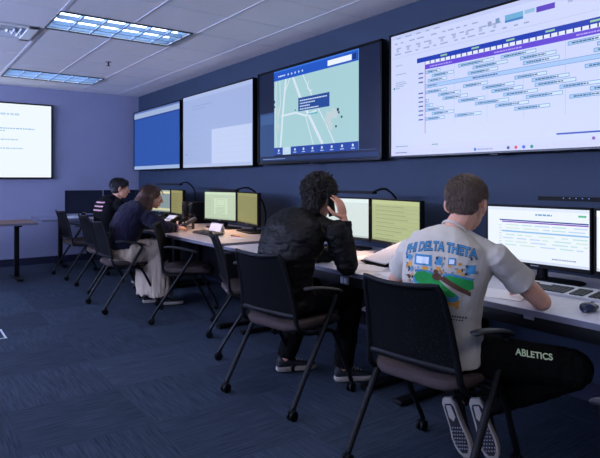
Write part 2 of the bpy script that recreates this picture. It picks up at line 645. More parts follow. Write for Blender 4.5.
def pic_map(p, W, H):
    p.rect(0, 0, W, H, (12, 24, 56))
    a0, a1 = .296, 1.602
    # paler blocks on the dark left side, taskbar along the bottom
    p.rect(.02, .06, a0, .52, (44, 74, 128), 1)
    p.rect(.03, .4, a0 - .02, .5, (60, 92, 146), 2)
    p.rect(.02, .015, W - .03, .05, (26, 48, 96), 1)
    p.dashes(.08, .028, .42, .008, (130, 160, 214), 2, random.Random(2))
    p.dashes(1.62, .07, .2, .005, (70, 92, 140), 2, random.Random(3))
    b0, b1 = .072, H - .006
    p.rect(a0, b0, a1, b1, (166, 206, 212), 3)
    w, h = a1 - a0, b1 - b0
    def q(s, t):
        return (a0 + s * w, b0 + t * h)
    def road(pts, wd, c=(214, 228, 240)):
        for a, b in zip(pts, pts[1:]):
            p.line(q(*a), q(*b), wd, c, 4)
    road([(.17, .93), (.12, .45), (.085, .03)], .03)
    road([(.24, .93), (.36, .62), (.5, .34), (.62, .09)], .034)
    road([(.38, .9), (.5, .62), (.66, .3), (.76, .07)], .014)
    road([(.24, .93), (.16, .75)], .014)
    road([(.1, .46), (.3, .47), (.42, .42), (.55, .46)], .02)
    road([(.42, .42), (.47, .24), (.52, .07)], .013)
    road([(.03, .9), (.02, .5), (.03, .1)], .012)
    road([(.08, .9), (.09, .6), (.03, .3)], .01)
    road([(.5, .68), (.44, .72), (.46, .8)], .01)
    for s, t, a, b in ((.64, .3, .09, .14), (.7, .36, .1, .1), (.68, .24, .06, .08), (.02, .46, .05, .14), (.02, .3, .06, .1), (.6, .5, .06, .05)):
        p.poly([q(s, t), q(s + a * .8, t - .02), q(s + a, t + b * .7), q(s + a * .3, t + b)], (190, 208, 214), 5)
    for s, t, k in ((.79, .43, .016), (.8, .4, .012), (.83, .35, .012), (.77, .26, .012), (.005, .64, .016), (.01, .58, .012), (.67, .5, .01), (.29, .5, .008)):
        p.disc(*q(s, t), k, (30, 54, 84), 6)
    # call-out
    p.rect(*q(.33, .48), *q(.7, .63), (26, 70, 150), 7)
    rr = random.Random(5)
    for k in range(4):
        u, v = q(.35, .59 - k * .032)
        p.dashes(u, v, .42 if k == 0 else rr.uniform(.16, .3), .011, (205, 222, 246), 8, rr)
    u, v = q(.45, .425)
    p.dashes(u, v, .15, .014, (60, 170, 190), 8, rr)
    # toolbars
    p.rect(a0, b1 - .1, a1, b1, (24, 84, 196), 9)
    p.rect(a0, b1 - .012, a1, b1, (60, 120, 224), 10)
    u, v = q(.68, .905)
    p.rect(u, v, u + .33, v + .05, (236, 242, 250), 10)
    p.rect(a1 - .075, v, a1 - .03, v + .05, (16, 44, 110), 10)
    p.dashes(a0 + .08, b1 - .066, .13, .014, (200, 218, 248), 10, rr)
    for k in range(5):
        p.disc(a0 + .26 + k * .06, b1 - .06, .012, (190, 210, 246), 10)
    p.rect(a0, b0, a1, b0 + .075, (28, 66, 160), 9)
    for k in range(9):
        u = a0 + .09 + k * .143
        if k == 1:
            p.rect(u - .07, b0, u + .07, b0 + .075, (190, 216, 236), 10)
        p.disc(u, b0 + .045, .013, (206, 222, 250), 11)
        p.rect(u - .025, b0 + .014, u + .025, b0 + .022, (180, 202, 244), 11)

def gantt(p, W, H, big=True):
    """schedule: dark header, violet band, rows of outlined bars"""
    r = random.Random(11)
    bg = (206, 215, 252)
    p.rect(0, 0, W, H, bg)
    s = W / 1.885
    tx = (96, 112, 158)
    p.rect(0, H - .03 * s, W, H, (196, 206, 246), 1)
    for row, (v, a, b) in enumerate(((.925, .06, .55), (.885, .04, .8), (.845, .06, 1.1), (.8, .04, 1.2))):
        x = a
        while x < b:
            ln = r.uniform(.025, .07)
            p.rect(x * s, v * s, (x + ln) * s, (v + .009) * s, (150, 164, 206), 2)
            x += ln + r.uniform(.02, .07)
    for k in range(9):
        p.rect((.06 + .11 * k) * s, .82 * s, (.085 + .11 * k) * s, .85 * s, (172, 184, 222), 2)
    p.rect(.9 * s, .84 * s, .93 * s, .872 * s, (150, 160, 200), 2); p.rect(.96 * s, .848 * s, .99 * s, .88 * s, (120, 150, 190), 2)
    p.rect(1.03 * s, .835 * s, 1.16 * s, .885 * s, (112, 176, 216), 2); p.rect(1.03 * s, .835 * s, 1.16 * s, .85 * s, (70, 130, 200), 3)
    p.rect(1.17 * s, .86 * s, 1.24 * s, .885 * s, (150, 190, 224), 2)
    p.rect(1.25 * s, .85 * s, 1.37 * s, .885 * s, (92, 66, 196), 2)
    for k in range(4):
        p.rect((1.45 + .1 * k) * s, .86 * s, (1.48 + .1 * k) * s, .89 * s, (168, 186, 228), 2)
    p.rect(.01 * s, .775 * s, W - .01, .778 * s, (186, 196, 232), 2)
    # side panel
    for k, v in enumerate((.71, .64, .575, .56, .545, .53)):
        p.dashes(.05 * s, v * s, (.07, .11, .1, .12, .09, .05)[k] * s, .007 * s, (150, 166, 206), 2, r)
    p.disc(.035 * s, .535 * s, .009 * s, (70, 150, 160), 2)
    # chart
    x0, x1 = .273 * s, W
    p.rect(x0, .7 * s, x1, .735 * s, (20, 56, 178), 3)
    for k in range(34):
        p.rect((.36 + .047 * k) * s, .678 * s, (.398 + .047 * k) * s, .7 * s, (228, 234, 255), 3)
        p.rect((.398 + .047 * k) * s, .678 * s, (.407 + .047 * k) * s, .7 * s, (26, 44, 130), 3)
    for k in range(6):
        p.rect((.5 + .27 * k) * s, .712 * s, (.56 + .27 * k) * s, .724 * s, (150, 196, 160), 4)
    p.rect(.354 * s, .64 * s, x1, .676 * s, (98, 68, 214), 3)
    for k in range(3):
        p.dashes((.4 + .55 * k) * s, .652 * s, .2 * s, .009 * s, (176, 160, 240), 4, r)
    p.rect(.352 * s, .16 * s, .357 * s, .7 * s, (176, 70, 96), 5)
    for k in range(1, 5):
        p.rect((.354 + .27 * k) * s, .2 * s, (.3556 + .27 * k) * s, .64 * s, (160, 172, 216), 2)
    rows = [(.605, ((.36, .5), (.66, .95), (1.0, 1.25), (1.45, 1.7))), (.572, ((.42, .62), (.78, 1.05), (1.14, 1.38), (1.62, 1.86))),
            (.538, ((.38, .56), (.74, .98), (1.16, 1.4), (1.6, 1.8))),
            (.455, ((.36, .56), (.7, .9), (1.1, 1.32), (1.55, 1.8))), (.422, ((.48, .68), (.86, 1.1), (1.22, 1.46), (1.68, 1.86))),
            (.39, ((.36, .39), (.52, .74), (.93, 1.16), (1.24, 1.5))), (.356, ((.36, .43), (.66, .88), (1.02, 1.26), (1.4, 1.64))),
            (.322, ((.36, .53), (.8, 1.06), (1.18, 1.42), (1.58, 1.8))), (.29, ((.42, .62), (.96, 1.2), (1.46, 1.7))),
            (.255, ((.36, .54), (.63, .85), (1.1, 1.34)))]
    for v, bars in rows:
        p.rect(.29 * s, (v + .006) * s, .335 * s, (v + .016) * s, (70, 92, 176), 4)
        for a, b in bars:
            p.rect(a * s, v * s, b * s, (v + .024) * s, (208, 228, 252), 4)
            m = a + (b - a) * r.uniform(.45, .65)
            p.rect(a * s, v * s, m * s, (v + .024) * s, (160, 200, 240), 5)
            p.frame(a * s, v * s, b * s, (v + .024) * s, .0035 * s, (96, 146, 204), 6)
            if b - a > .1:
                p.dashes((a + .025) * s, (v + .008) * s, (b - a) * .62 * s, .008 * s, (70, 90, 130), 7, r)
    p.rect(.354 * s, .497 * s, x1, .528 * s, (166, 200, 246), 4)
    p.rect(.354 * s, .497 * s, x1, .5 * s, (98, 144, 206), 5); p.rect(.354 * s, .525 * s, x1, .528 * s, (98, 144, 206), 5)
    p.dashes(.38 * s, .508 * s, .09 * s, .01 * s, (90, 110, 160), 6, r); p.dashes(.78 * s, .508 * s, .2 * s, .01 * s, (70, 90, 150), 6, r)
    # sheet tabs, task bar
    p.rect(0, 0, W, .045 * s, (204, 210, 248), 3)
    p.rect(0, .05 * s, 1.38 * s, .075 * s, (206, 212, 250), 2)
    p.dashes(.05 * s, .07 * s, .13 * s, .006 * s, (96, 150, 160), 4, r); p.dashes(.42 * s, .07 * s, .06 * s, .007 * s, (80, 150, 120), 4, r)
    p.dashes(.05 * s, .02 * s, .12 * s, .007 * s, tx, 4, r)
    p.rect(1.38 * s, .082 * s, W, .092 * s, (40, 76, 186), 4)
    p.dashes(.82 * s, .015 * s, .12 * s, .008 * s, (140, 150, 196), 4, r)
    for k, c in enumerate(((40, 110, 210), (70, 80, 120), (214, 60, 110), (40, 90, 220), (20, 140, 130))):
        p.disc((.8 + (.2 if k else 0) + .055 * k) * s, .02 * s, .011 * s, c, 5)
    p.disc(1.6 * s, .05 * s, .01 * s, (130, 90, 190), 5)

def pic_slide(p, W, H):
    r = random.Random(8)
    p.rect(0, 0, W, H, (240, 250, 255))
    p.dashes(W - .9, H - .17, .46, .03, (190, 214, 236), 1, r)
    p.dashes(W - .95, H - .375, .72, .018, (160, 196, 230), 1, r)
    p.dashes(W - .95, H - .41, .32, .016, (172, 204, 232), 1, r)
    p.dashes(W - .75, H - .54, .3, .018, (178, 206, 234), 1, r)
    p.dashes(W - .75, H - .67, .36, .018, (178, 206, 234), 1, r)

def pic_doc(bg, side=None, seed=1):
    def f(p, W, H):
        r = random.Random(seed)
        p.rect(0, 0, W, H, bg)
        dk = tuple(int(c * .82) for c in bg)
        md = tuple(int(c * .9) for c in bg)
        lt = tuple(min(255, int(c * 1.07)) for c in bg)
        p.rect(0, H - .03, W, H, lt, 1)
        p.rect(0, 0, W, .014, md, 1)
        if side == 'page':
            p.rect(W * .3, .05, W * .75, H - .06, lt, 1)
            p.frame(W * .3, .05, W * .75, H - .06, .003, md, 2)
            p.frame(W * .4, H * .5, W * .65, H * .75, .004, md, 2)
            for k in range(6):
                p.dashes(W * .36, H * .2 + k * .014, W * .32, .004, dk, 2, r)
            for k in range(9):
                p.dashes(W * .05, H - .08 - k * .022, W * .16, .005, md, 2, r)
        elif side == 'lines':
            for k in range(9):
                p.rect(W * .04, H - .06 - k * .03, W * .96, H - .058 - k * .03, md, 2)
                p.dashes(W * .08, H - .05 - k * .03, W * r.uniform(.3, .7), .006, dk, 2, r)
        elif side == 'list':
            for k in range(10):
                p.dashes(W * .12, H - .07 - k * .022, W * r.uniform(.15, .3), .005, dk, 2, r)
            p.frame(W * .08, H * .45, W * .42, H * .62, .003, md, 2)
            p.rect(W * .5, .03, W * .503, H - .04, md, 2)
        elif side == 'bar':
            p.rect(0, H - .05, W, H - .02, (226, 220, 170), 2)
            p.rect(0, .02, W, .05, (210, 206, 160), 2)
            for k in range(6):
                p.rect(W * .05, .08 + k * .03, W * .9, .083 + k * .03, md, 2)
    return f

def pic_sched_small(p, W, H):
    """spreadsheet on the white-shirted person's own monitor"""
    r = random.Random(21)
    p.rect(0, 0, W, H, (238, 246, 255))
    p.rect(0, H - .018, W, H, (226, 236, 252), 1)
    p.dashes(W * .5, H - .042, W * .16, .009, (110, 160, 200), 2, r)
    p.rect(W * .9, H - .04, W * .97, H - .03, (90, 190, 150), 2)
    p.rect(W * .13, H * .745, W * .99, H * .768, (44, 70, 150), 2)
    p.rect(W * .155, H * .715, W * .99, H * .737, (126, 70, 186), 2)
    for k in range(7):
        y = H * (.66 - .062 * k)
        if k == 2:
            p.rect(W * .155, y, W * .99, y + .008, (140, 190, 236), 2)
            continue
        x = W * .16 + r.uniform(0, .03)
        while x < W * .95:
            ln = r.uniform(.03, .09)
            p.rect(x, y, min(x + ln, W * .98), y + .006, r.choice(((186, 226, 226), (190, 214, 244), (206, 232, 220))), 2)
            x += ln + r.uniform(.01, .04)
    for k in range(8):
        p.rect(W * .125, H * (.3 + .05 * k), W * .15, H * (.308 + .05 * k), (160, 180, 220), 2)
    p.dashes(W * .66, H * .1, W * .22, .006, (130, 150, 190), 2, r)
    p.rect(0, 0, W, .014, (214, 224, 246), 2)

def pic_off(p, W, H):
    p.rect(0, 0, W, H, (8, 14, 34))

# ------------------------------------------------------------------ wall displays
def wall_display(label, yl, yr, z0, z1, fn, w=.014):
    """display on the right wall; picture runs from yl (left) to yr (right)"""
    W, H = yl - yr, z1 - z0
    t = thing('wall_display', label, 'display', (3.15, yl, z0))
    bm = NB()
    box(bm, (.032, -W / 2, H / 2), (.05, W, H), bev=.004)
    for y in (w / 2, W - w / 2):
        box(bm, (.003, -y, H / 2), (.018, w, H), bev=.002, seg=1)
    for z in (w / 2, H - w / 2):
        box(bm, (.003, -W / 2, z), (.018, W, w), bev=.002, seg=1)
    obj('bezel', bm, M['gloss'], t)
    bm = NB(); box(bm, (.0845, -W / 2, H / 2), (.065, .5, .42), bev=.003)
    obj('wall_mount', bm, M['blackm'], t)
    bm = NB(); box(bm, (.01, -W / 2, -.006), (.02, .07, .014), bev=.003)
    obj('sensor_bump', bm, M['gloss'], t)
    p = Pic()
    fn(p, W - 2 * w, H - 2 * w)
    s = p.done('screen', M['scr'], t)
    s.location = (.004, -w, w)
    return t
wall_display('wall display with plain blue picture and pale top band, next to the corner', 9.04, 7.17, 1.44, 2.40, pic_blue)
wall_display('wall display with pale blank spreadsheet, between the blue one and the map', 7.09, 5.21, 1.44, 2.42, pic_sheet)
wall_display('wall display showing a pale green street map with dark glossy sides', 5.115, 3.21, 1.455, 2.435, pic_map, .02)
wall_display('largest wall display, showing a white scheduling chart of small blue bars', 3.125, 1.24, 1.467, 2.437, gantt)

t = thing('wall_display', 'bright white slide display on the pale back wall above the tables', 'display', (-.14, 9.1, 1.305))
t.rotation_euler = (0, 0, PI / 2)
W, H = 2.04, 1.13
bm = NB(); box(bm, (.026, -W / 2, H / 2), (.04, W, H), bev=.004)
for y in (.01, W - .01):
    box(bm, (.003, -y, H / 2), (.018, .02, H), bev=.002, seg=1)
for z in (.01, H - .01):
    box(bm, (.003, -W / 2, z), (.018, W, .02), bev=.002, seg=1)
obj('bezel', bm, M['gloss'], t)
p = Pic(); pic_slide(p, W - .04, H - .04)
s = p.done('screen', M['scr'], t); s.location = (.004, -.02, .02)

# ------------------------------------------------------------------ desks and tables
def desk(name, label, x0, x1, y0, y1, z, top, legs, cat='desk', along='y', apron=True, front=None, panel=False):
    t = thing(name, label, cat, ((x0 + x1) / 2, (y0 + y1) / 2, 0))
    w, d = x1 - x0, y1 - y0
    bm = NB(); box(bm, (0, 0, z - .014), (w, d, .028), bev=.003)
    obj('tabletop', bm, top, t, smooth=False)
    bm = NB()
    for c, s in (((-w / 2 - .0015, 0, z - .0155), (.004, d, .025)), ((w / 2 + .0015, 0, z - .0155), (.004, d, .025)),
                 ((0, -d / 2 - .0015, z - .0155), (w, .004, .025)), ((0, d / 2 + .0015, z - .0155), (w, .004, .025))):
        box(bm, c, s)
    obj('edge_band', bm, M['edge'], t, smooth=False)
    for lx, ly in legs:
        bm = NB()
        if along == 'y':      # foot runs across the depth (x)
            box(bm, (lx, ly, .02), (w * .82, .07, .03), bev=.008)
            box(bm, (lx, ly, (z - .028 + .03) / 2), (.075, .055, z - .06), bev=.006)
            box(bm, (lx, ly, z - .043), (w * .7, .05, .028), bev=.004)
        else:
            box(bm, (lx, ly, .02), (.07, d * .8, .03), bev=.008)
            box(bm, (lx, ly, (z - .028 + .03) / 2), (.055, .075, z - .06), bev=.006)
            box(bm, (lx, ly, z - .043), (.05, d * .7, .028), bev=.004)
        obj('leg', bm, M['blackm'], t)
    if front:
        q0, q1 = front; bm = NB(); box(bm, (-w / 2 + .04, (q0 + q1) / 2, z - .062), (.02, q1 - q0, .066), bev=.003)
        obj('apron', bm, M['black'], t)
    if panel:
        bm = NB(); box(bm, (w * .36, 0, z * .5 + .04), (.018, d - .1, z - .15), bev=.003)
        obj('darkening_panel', bm, M['black'], t)  # black panel added to darken the space under the desk
    if apron:
        bm = NB(); box(bm, (w * .3, 0, z - .09), (.02, d - .3, .12), bev=.003)
        obj('cable_tray', bm, M['blackm'], t)
    return t
DB = .735
DA = .755
desk('desk', 'long pale desk under the white-shirted person and the largest wall display', 2.21, 3.2, .25, 2.36, DB, M['lamgrey'], [(.0, -.95), (.0, .92)], front=(-.98, .98))
desk('desk', 'desk strewn with papers where the black-jacketed person leans', 2.21, 3.2, 2.37, 4.14, DB, M['lamgrey'], [(.0, -.75), (.0, .75)], front=(-.85, .0), panel=True)
desk('desk', 'warm lit desk with beige top, its near end at the empty workstation', 2.13, 3.2, 4.16, 6.3, DA, M['lam'], [(0, -.95), (0, .95)], panel=True)
desk('desk', 'farthest desk of the row along the displays, at the seated person in black', 2.13, 3.2, 6.31, 8.15, DA, M['lam'], [(0, -.8), (0, .8)], panel=True)
desk('table', 'long brown wood-topped table with black legs under the white slide', -.9, 1.42, 7.62, 8.34, .745, M['wood'], [(.97, 0), (-.97, 0)], 'table', 'x', False)
desk('table', 'blue-grey table in the back corner holding dark monitors', 1.59, 3.2, 8.25, 9.02, .735, M['bluegrey'], [(-.44, .2), (.6, .2)], 'table', 'x', False)
# small items fixed under the desks
t = thing('power_box', 'small pale power outlet plate under the desk edge, beside the black jacket', 'outlet', (2.23, 2.60, .672))
bm = NB(); box(bm, (0, 0, 0), (.016, .07, .045), bev=.004); obj('plate', bm, M['grey'], t)
bm = NB(); box(bm, (-.011, .016, 0), (.004, .022, .03), bev=.002); box(bm, (-.011, -.016, 0), (.004, .022, .03), bev=.002); obj('socket', bm, M['keyl'], t)
t = thing('cable_clip', 'small grey clip hanging under the desk edge by the bare elbow', 'clip', (2.25, 1.37, .706))
bm = NB(); box(bm, (0, 0, -.012), (.03, .05, .024), bev=.004); obj('body', bm, M['grey'], t)
bm = NB(); tube(bm, curve([(.0, .02, -.02), (0, .02, -.05), (0, -.02, -.05), (0, -.02, -.02)], 5), .004, 8); obj('hook', bm, M['dkgrey'], t)

# ------------------------------------------------------------------ monitors
def monitor(label, p1, p2, z0, h, fn, ztab, group=None, m='mon'):
    """p1, p2: left and right end as its user sees it"""
    p1, p2 = V(p1), V(p2)
    W = (p2 - p1).length
    rz = math.atan2(p2.x - p1.x, -(p2.y - p1.y))
    mid = (p1 + p2) / 2
    t = thing('monitor', label, 'monitor', (mid.x, mid.y, ztab), rz, group)
    b = .011
    zz = z0 - ztab
    bm = NB(); box(bm, (.018, 0, zz + h / 2), (.03, W, h), bev=.005)
    box(bm, (.045, 0, zz + h * .5), (.035, W * .5, h * .5), bev=.01)
    for y in (W / 2 - b / 2, -W / 2 + b / 2):
        box(bm, (.0, y, zz + h / 2), (.014, b, h), bev=.002, seg=1)
    box(bm, (.0, 0, zz + h - b / 2), (.014, W, b), bev=.002, seg=1)
    box(bm, (.0, 0, zz + .011), (.014, W, .022), bev=.002, seg=1)
    obj('bezel', bm, M['black'], t)
    p = Pic(); fn(p, W - 2 * b, h - b - .022)
    s = p.done('screen', M[m], t); s.location = (.0015, W / 2 - b, zz + .022)
    bm = NB(); box(bm, (-.0075, 0, zz + .011), (.002, .045, .007)); obj('badge', bm, M['grey'], t)
    bm = NB()
    tube(bm, [(.08, 0, .012), (.075, 0, zz + h * .45)], .022, 12, .03)
    obj('stand_neck', bm, M['black'], t)
    bm = NB(); slab(bm, rrect(.2, .44, .04), [(.0, .98), (.002, 1), (.01, 1), (.014, .96)])
    for v in bm.verts:
        v.co.x += .05
    obj('stand_base', bm, M['black'], t)
    return t
HZ, HH = .815, .337
monitor('monitor with a white scheduling sheet, in front of the white-shirted person', (2.80, 1.985), (2.835, 1.388), HZ, HH, pic_sched_small, DB)
monitor('white monitor cut off by the right edge of the picture', (2.835, 1.376), (2.745, .77), HZ, HH, pic_doc((236, 242, 255), 'lines', 4), DB)
monitor('monitor with a pale document, behind the raised phone hand', (2.88, 3.74), (2.96, 3.15), HZ, HH, pic_doc((212, 226, 222), 'list', 5), DB)
monitor('monitor with a yellow-green lined page, between the two nearest people', (2.96, 3.135), (2.87, 2.55), HZ, HH, pic_doc((178, 188, 138), 'lines', 6), DB)
monitor('left monitor of the empty warm lit workstation, pale page on screen', (2.82, 5.75), (2.92, 5.18), .83, .335, pic_doc((190, 208, 180), 'page', 7), DA)
monitor('right monitor of the empty warm lit workstation, plain olive screen', (2.92, 5.165), (2.82, 4.58), .83, .335, pic_doc((138, 138, 88), None, 8), DA)
monitor('blue-grey monitor with a yellow strip, before the woman in navy', (2.9, 7.66), (2.98, 7.10), .825, .335, pic_doc((134, 150, 154), 'bar', 9), DA)
monitor('narrow-looking olive monitor right of the blue-grey one, past the woman', (2.98, 7.085), (2.93, 6.58), .825, .335, pic_doc((142, 138, 88), 'lines', 10), DA)
monitor('dark switched-off monitor beyond the seated person in black', (2.86, 8.13), (2.93, 7.70), .83, .31, pic_off, DA)
monitor('dark switched-off monitor at left on the back corner table', (1.98, 8.66), (2.50, 8.58), .785, .345, pic_off, .735)
monitor('dark switched-off monitor on the corner table, right of its twin', (2.53, 8.58), (3.05, 8.64), .785, .345, pic_off, .735)

# ------------------------------------------------------------------ task lamps
def lamp(label, base, bend, bar0, bar1, zb, ztab, on=True, dots=False):
    t = thing('task_lamp', label, 'lamp', (base[0], base[1], ztab))
    def L(p, z):
        return V((p[0] - base[0], p[1] - base[1], z - ztab))
    bm = NB(); slab(bm, [(.08 * math.cos(2 * PI * k / 24), .08 * math.sin(2 * PI * k / 24)) for k in range(24)], [(0, .97), (.002, 1), (.014, 1), (.018, .94)])
    obj('base', bm, M['black'], t)
    bm = NB()
    tube(bm, curve([(0, 0, .015), (0, 0, .2), L(bend, zb - .08), L(((bend[0] + bar0[0]) / 2, bend[1] + (bar0[1] - bend[1]) * .45), zb + .022), L(bar0, zb + .012)], 8), .0085, 8)
    obj('arm', bm, M['black'], t)
    a, b = L(bar0, zb), L(bar1, zb)
    d = (b - a).normalized(); n = V((-d.y, d.x, 0)); ln = (b - a).length; mid = (a + b) / 2
    R = Matrix.Rotation(math.atan2(d.y, d.x), 3, 'Z')
    bm = NB()
    box(bm, mid + V((0, 0, .006)), (ln, .046, .01), R, .003)
    for sg in (-1, 1):
        box(bm, mid + n * (sg * .021) + V((0, 0, -.004)), (ln, .004, .014), R)
        box(bm, mid + d * (sg * (ln / 2 - .002)) + V((0, 0, -.004)), (.004, .046, .014), R)
    obj('lamp_head', bm, M['black'], t)
    bm = NB()
    box(bm, mid + V((0, 0, -.0005)), (ln - .02, .034, .002), R)
    obj('light_strip', bm, M['led'] if on else M['white'], t)
    if dots:
        for k in range(5):
            bm = NB(); c = a + (b - a) * (.5 + .06 * k); tube(bm, [c + V((-.022, 0, .004)), c + V((-.0245, 0, .004))], .0025, 8); obj('indicator', bm, M['dot'], t)
    return t
lamp('arched black task lamp over the monitors beside the woman', (3.1, 6.59), (3.06, 6.53), (2.74, 6.22), (2.68, 6.8), 1.235, DA)
lamp('black task lamp over the empty warm lit workstation', (3.08, 4.86), (3.02, 4.86), (2.76, 4.88), (2.73, 5.38), 1.185, DA)
lamp('black bar task lamp behind the phone user, over the pale monitor', (3.1, 2.98), (3.05, 2.94), (2.82, 2.95), (2.8, 3.38), 1.2, DB)
lamp('black bar task lamp with blue indicators over the scheduling sheet monitor', (3.1, 1.0), (3.05, 1.0), (2.74, 1.08), (2.72, 1.6), 1.2, DB, False, True)

# ------------------------------------------------------------------ desk clutter
def keyboard(label, loc, rz, body, key, L=.44, D=.135):
    t = thing('keyboard', label, 'keyboard', loc, rz)
    R = Matrix.Rotation(-.07, 3, 'Y')
    bm = NB(); box(bm, (0, 0, .012), (D, L, .016), R, .004); obj('body', bm, body, t)
    bm = NB()
    for i in range(5):
        n = 15 if i else 5
        for k in range(22):
            x = D / 2 - .02 - i * .024
            y = L / 2 - .016 - k * (L - .032) / 21
            if k in (14, 18) or (i == 4 and k in (3, 4, 6, 7, 8)):
                continue
            w = (L - .032) / 21 * .82
            box(bm, R @ V((-x, y, .0)) + V((0, 0, .0225)), (.019, w, .007), R)
    o = obj('keys', bm, key, t, smooth=False)
    o['kind'] = 'stuff'
    return t
keyboard('grey keyboard with pale keys before the scheduling sheet monitor', (2.66, 1.47, DB), math.radians(3), M['keyl'], M['keyd'], .5, .18)
keyboard('dark keyboard on the empty warm lit workstation', (2.46, 4.93, DA), 0, M['dkgrey'], M['keyd'])
keyboard('pale keyboard on the back corner table before the dark monitor', (2.03, 8.42, .735), PI / 2, M['keyl'], M['keyl'], .4)

t = thing('computer_mouse', 'dark blue-black mouse near the right edge, on the pale desk', 'mouse', (2.385, 1.18, DB), math.radians(6))
bm = NB()
rings = []
for k in range(13):
    a = -1 + 2 * k / 12
    s = math.sqrt(max(0, 1 - abs(a) ** 2.6))
    rings.append(((a * .058, 0, .003 + .017 * s * (1 - .25 * a)), (0, 1, 0), (0, 0, 1), max(.001, .033 * s), max(.001, .0175 * s * (1 - .25 * a))))
loft(bm, rings, 18, 2.2); obj('body', bm, mat('mouse_plastic', (30, 40, 66), .25), t)
bm = NB(); tube(bm, [(.032, -.004, .03), (.032, .004, .03)], .009, 12); obj('scroll_wheel', bm, M['grey'], t)
bm = NB(); box(bm, (.03, 0, .0345), (.045, .0015, .002)); obj('button_seam', bm, M['gloss'], t)

def sheet(label, loc, rz, m='paper', w=.216, d=.279, cat='paper', name='paper_sheet', group=None):
    bm = NB()
    bmesh.ops.create_grid(bm, x_segments=6, y_segments=8, size=.5, matrix=Matrix.Diagonal((w, d, 1, 1)))
    for v in bm.verts:
        v.co.z = .0012 + .004 * abs(noise.noise(V((v.co.x * 9, v.co.y * 9, loc[1] * 3))))
    r = bmesh.ops.extrude_face_region(bm, geom=bm.faces[:])
    bmesh.ops.translate(bm, verts=[g for g in r['geom'] if isinstance(g, bmesh.types.BMVert)], vec=(0, 0, .0008))
    o = obj(name, bm, M[m], None)
    o.location = loc
    o.rotation_euler = (0, 0, rz)
    return tag(o, label, cat, group)
sheet('white paper under the left arm of the white-shirted person', (2.38, 1.62, DB), .25)
sheet('white paper on the desk just right of the black jacket sleeve', (2.40, 2.60, DB), .5)
sheet('white paper at the desk front edge, left of the bare forearm', (2.37, 2.24, DB), -.35)
sheet('yellow note slip lying between the papers, by the bare forearm', (2.53, 2.30, DB), -.2, 'yellow', .07, .14, 'note')
sheet('white paper lying under the pale document monitor', (2.68, 2.86, DB), .1)
sheet('yellow note slip under the olive monitor', (2.62, 4.62, DA), .2, 'yellow', .09, .2, 'note')
sheet('small white paper beside the red pen under the olive monitor', (2.5, 4.42, DA), .1, 'paper', .1, .14)

t = thing('document_holder', 'white slanted document holder with dark base, between the nearest people', 'document holder', (2.655, 2.60, DB), math.radians(-8))
R = Matrix.Rotation(-.29, 3, 'Y')
bm = NB()
rings = [[bm.verts.new((x, y, z)) for x, z in ((-.155, 0), (.155, 0), (.155, .112), (-.155, .024))] for y in (-.115, .115)]
ring_faces(bm, rings); obj('base', bm, M['black'], t, smooth=False)
bm = NB(); box(bm, (0, 0, .076), (.335, .25, .01), R, .002); obj('board', bm, M['paper'], t)
bm = NB(); box(bm, R @ V((.14, 0, .01)) + V((0, 0, .076)), (.02, .1, .008), R, .002); obj('clip', bm, M['black'], t)

bm = NB()
tube(bm, curve([(2.8, 2.9, DB + .006), (2.7, 2.84, DB + .006), (2.58, 2.82, DB + .006), (2.5, 2.74, DB + .02), (2.47, 2.66, DB + .012)], 8), .005, 8)
tag(obj('cable', bm, M['black']), 'black cable lying on the papers beside the black jacket sleeve', 'cable')

t = thing('folded_card', 'white folded card standing under the pale page monitor', 'card', (2.66, 5.13, DA), math.radians(8))
bm = NB(); box(bm, (-.02, 0, .042), (.002, .2, .088), Matrix.Rotation(.42, 3, 'Y')); obj('front_panel', bm, M['paper'], t, smooth=False)
bm = NB(); box(bm, (.02, 0, .042), (.002, .2, .088), Matrix.Rotation(-.42, 3, 'Y')); obj('back_panel', bm, M['paper'], t, smooth=False)

def pen(label, a, b, m, loc):
    t = thing('pen', label, 'pen', loc)
    a, b = V(a), V(b)
    bm = NB(); tube(bm, [a, a + (b - a) * .8, a + (b - a) * .86, b], [.005, .005, .004, .001], 8); obj('barrel', bm, m, t)
    bm = NB(); tube(bm, [a - (b - a) * .02, a + (b - a) * .3], .0058, 8); obj('cap', bm, M['black'], t)
    return t
pen('red pen lying on the desk under the olive monitor', (0, .075, .007), (.02, -.075, .007), M['red'], (2.55, 4.55, DA))

def desk_phone(label, loc, rz, body, keym):
    t = thing('desk_phone', label, 'telephone', loc, rz)
    R = Matrix.Rotation(-.5, 3, 'Y')
    bm = NB(); box(bm, (0, 0, .065), (.2, .22, .035), R, .01)
    box(bm, (.055, 0, .045), (.03, .16, .09), None, .006)
    box(bm, (-.06, 0, .015), (.07, .18, .03), None, .006); obj('body', bm, body, t)
    bm = NB(); box(bm, R @ V((.05, -.03, .019)) + V((0, 0, .065)), (.07, .12, .004), R); obj('display', bm, M['inkwhite'] if keym == 'paper' else M['grey'], t)
    bm = NB()
    for i in range(4):
        for k in range(4):
            box(bm, R @ V((-.01 - i * .022, .015 - k * .027, .02)) + V((0, 0, .065)), (.014, .019, .006), R)
    o = obj('keypad', bm, M[keym], t, smooth=False); o['kind'] = 'stuff'
    bm = NB(); q = lambda x, z: R @ V((x, .082, z)) + V((0, 0, .065))
    tube(bm, curve([q(-.095, .03), q(-.07, .046), q(0, .05), q(.07, .046), q(.095, .03)], 5), .012, 10, .02)
    capsule(bm, q(-.08, .036), q(-.08, .026), .022, .022); capsule(bm, q(.08, .036), q(.08, .026), .022, .022)
    obj('handset', bm, M['black'], t)
    bm = NB(); tube(bm, curve([q(-.095, .025), (-.12, .12, .012), (-.05, .15, .008), (.03, .13, .01), (.05, .1, .02)], 6), .004, 8); obj('cord', bm, M['black'], t)
    return t
desk_phone('black desk phone with white key panel by the writing hand', (2.5, 6.05, DA), math.radians(20), M['black'], 'paper')
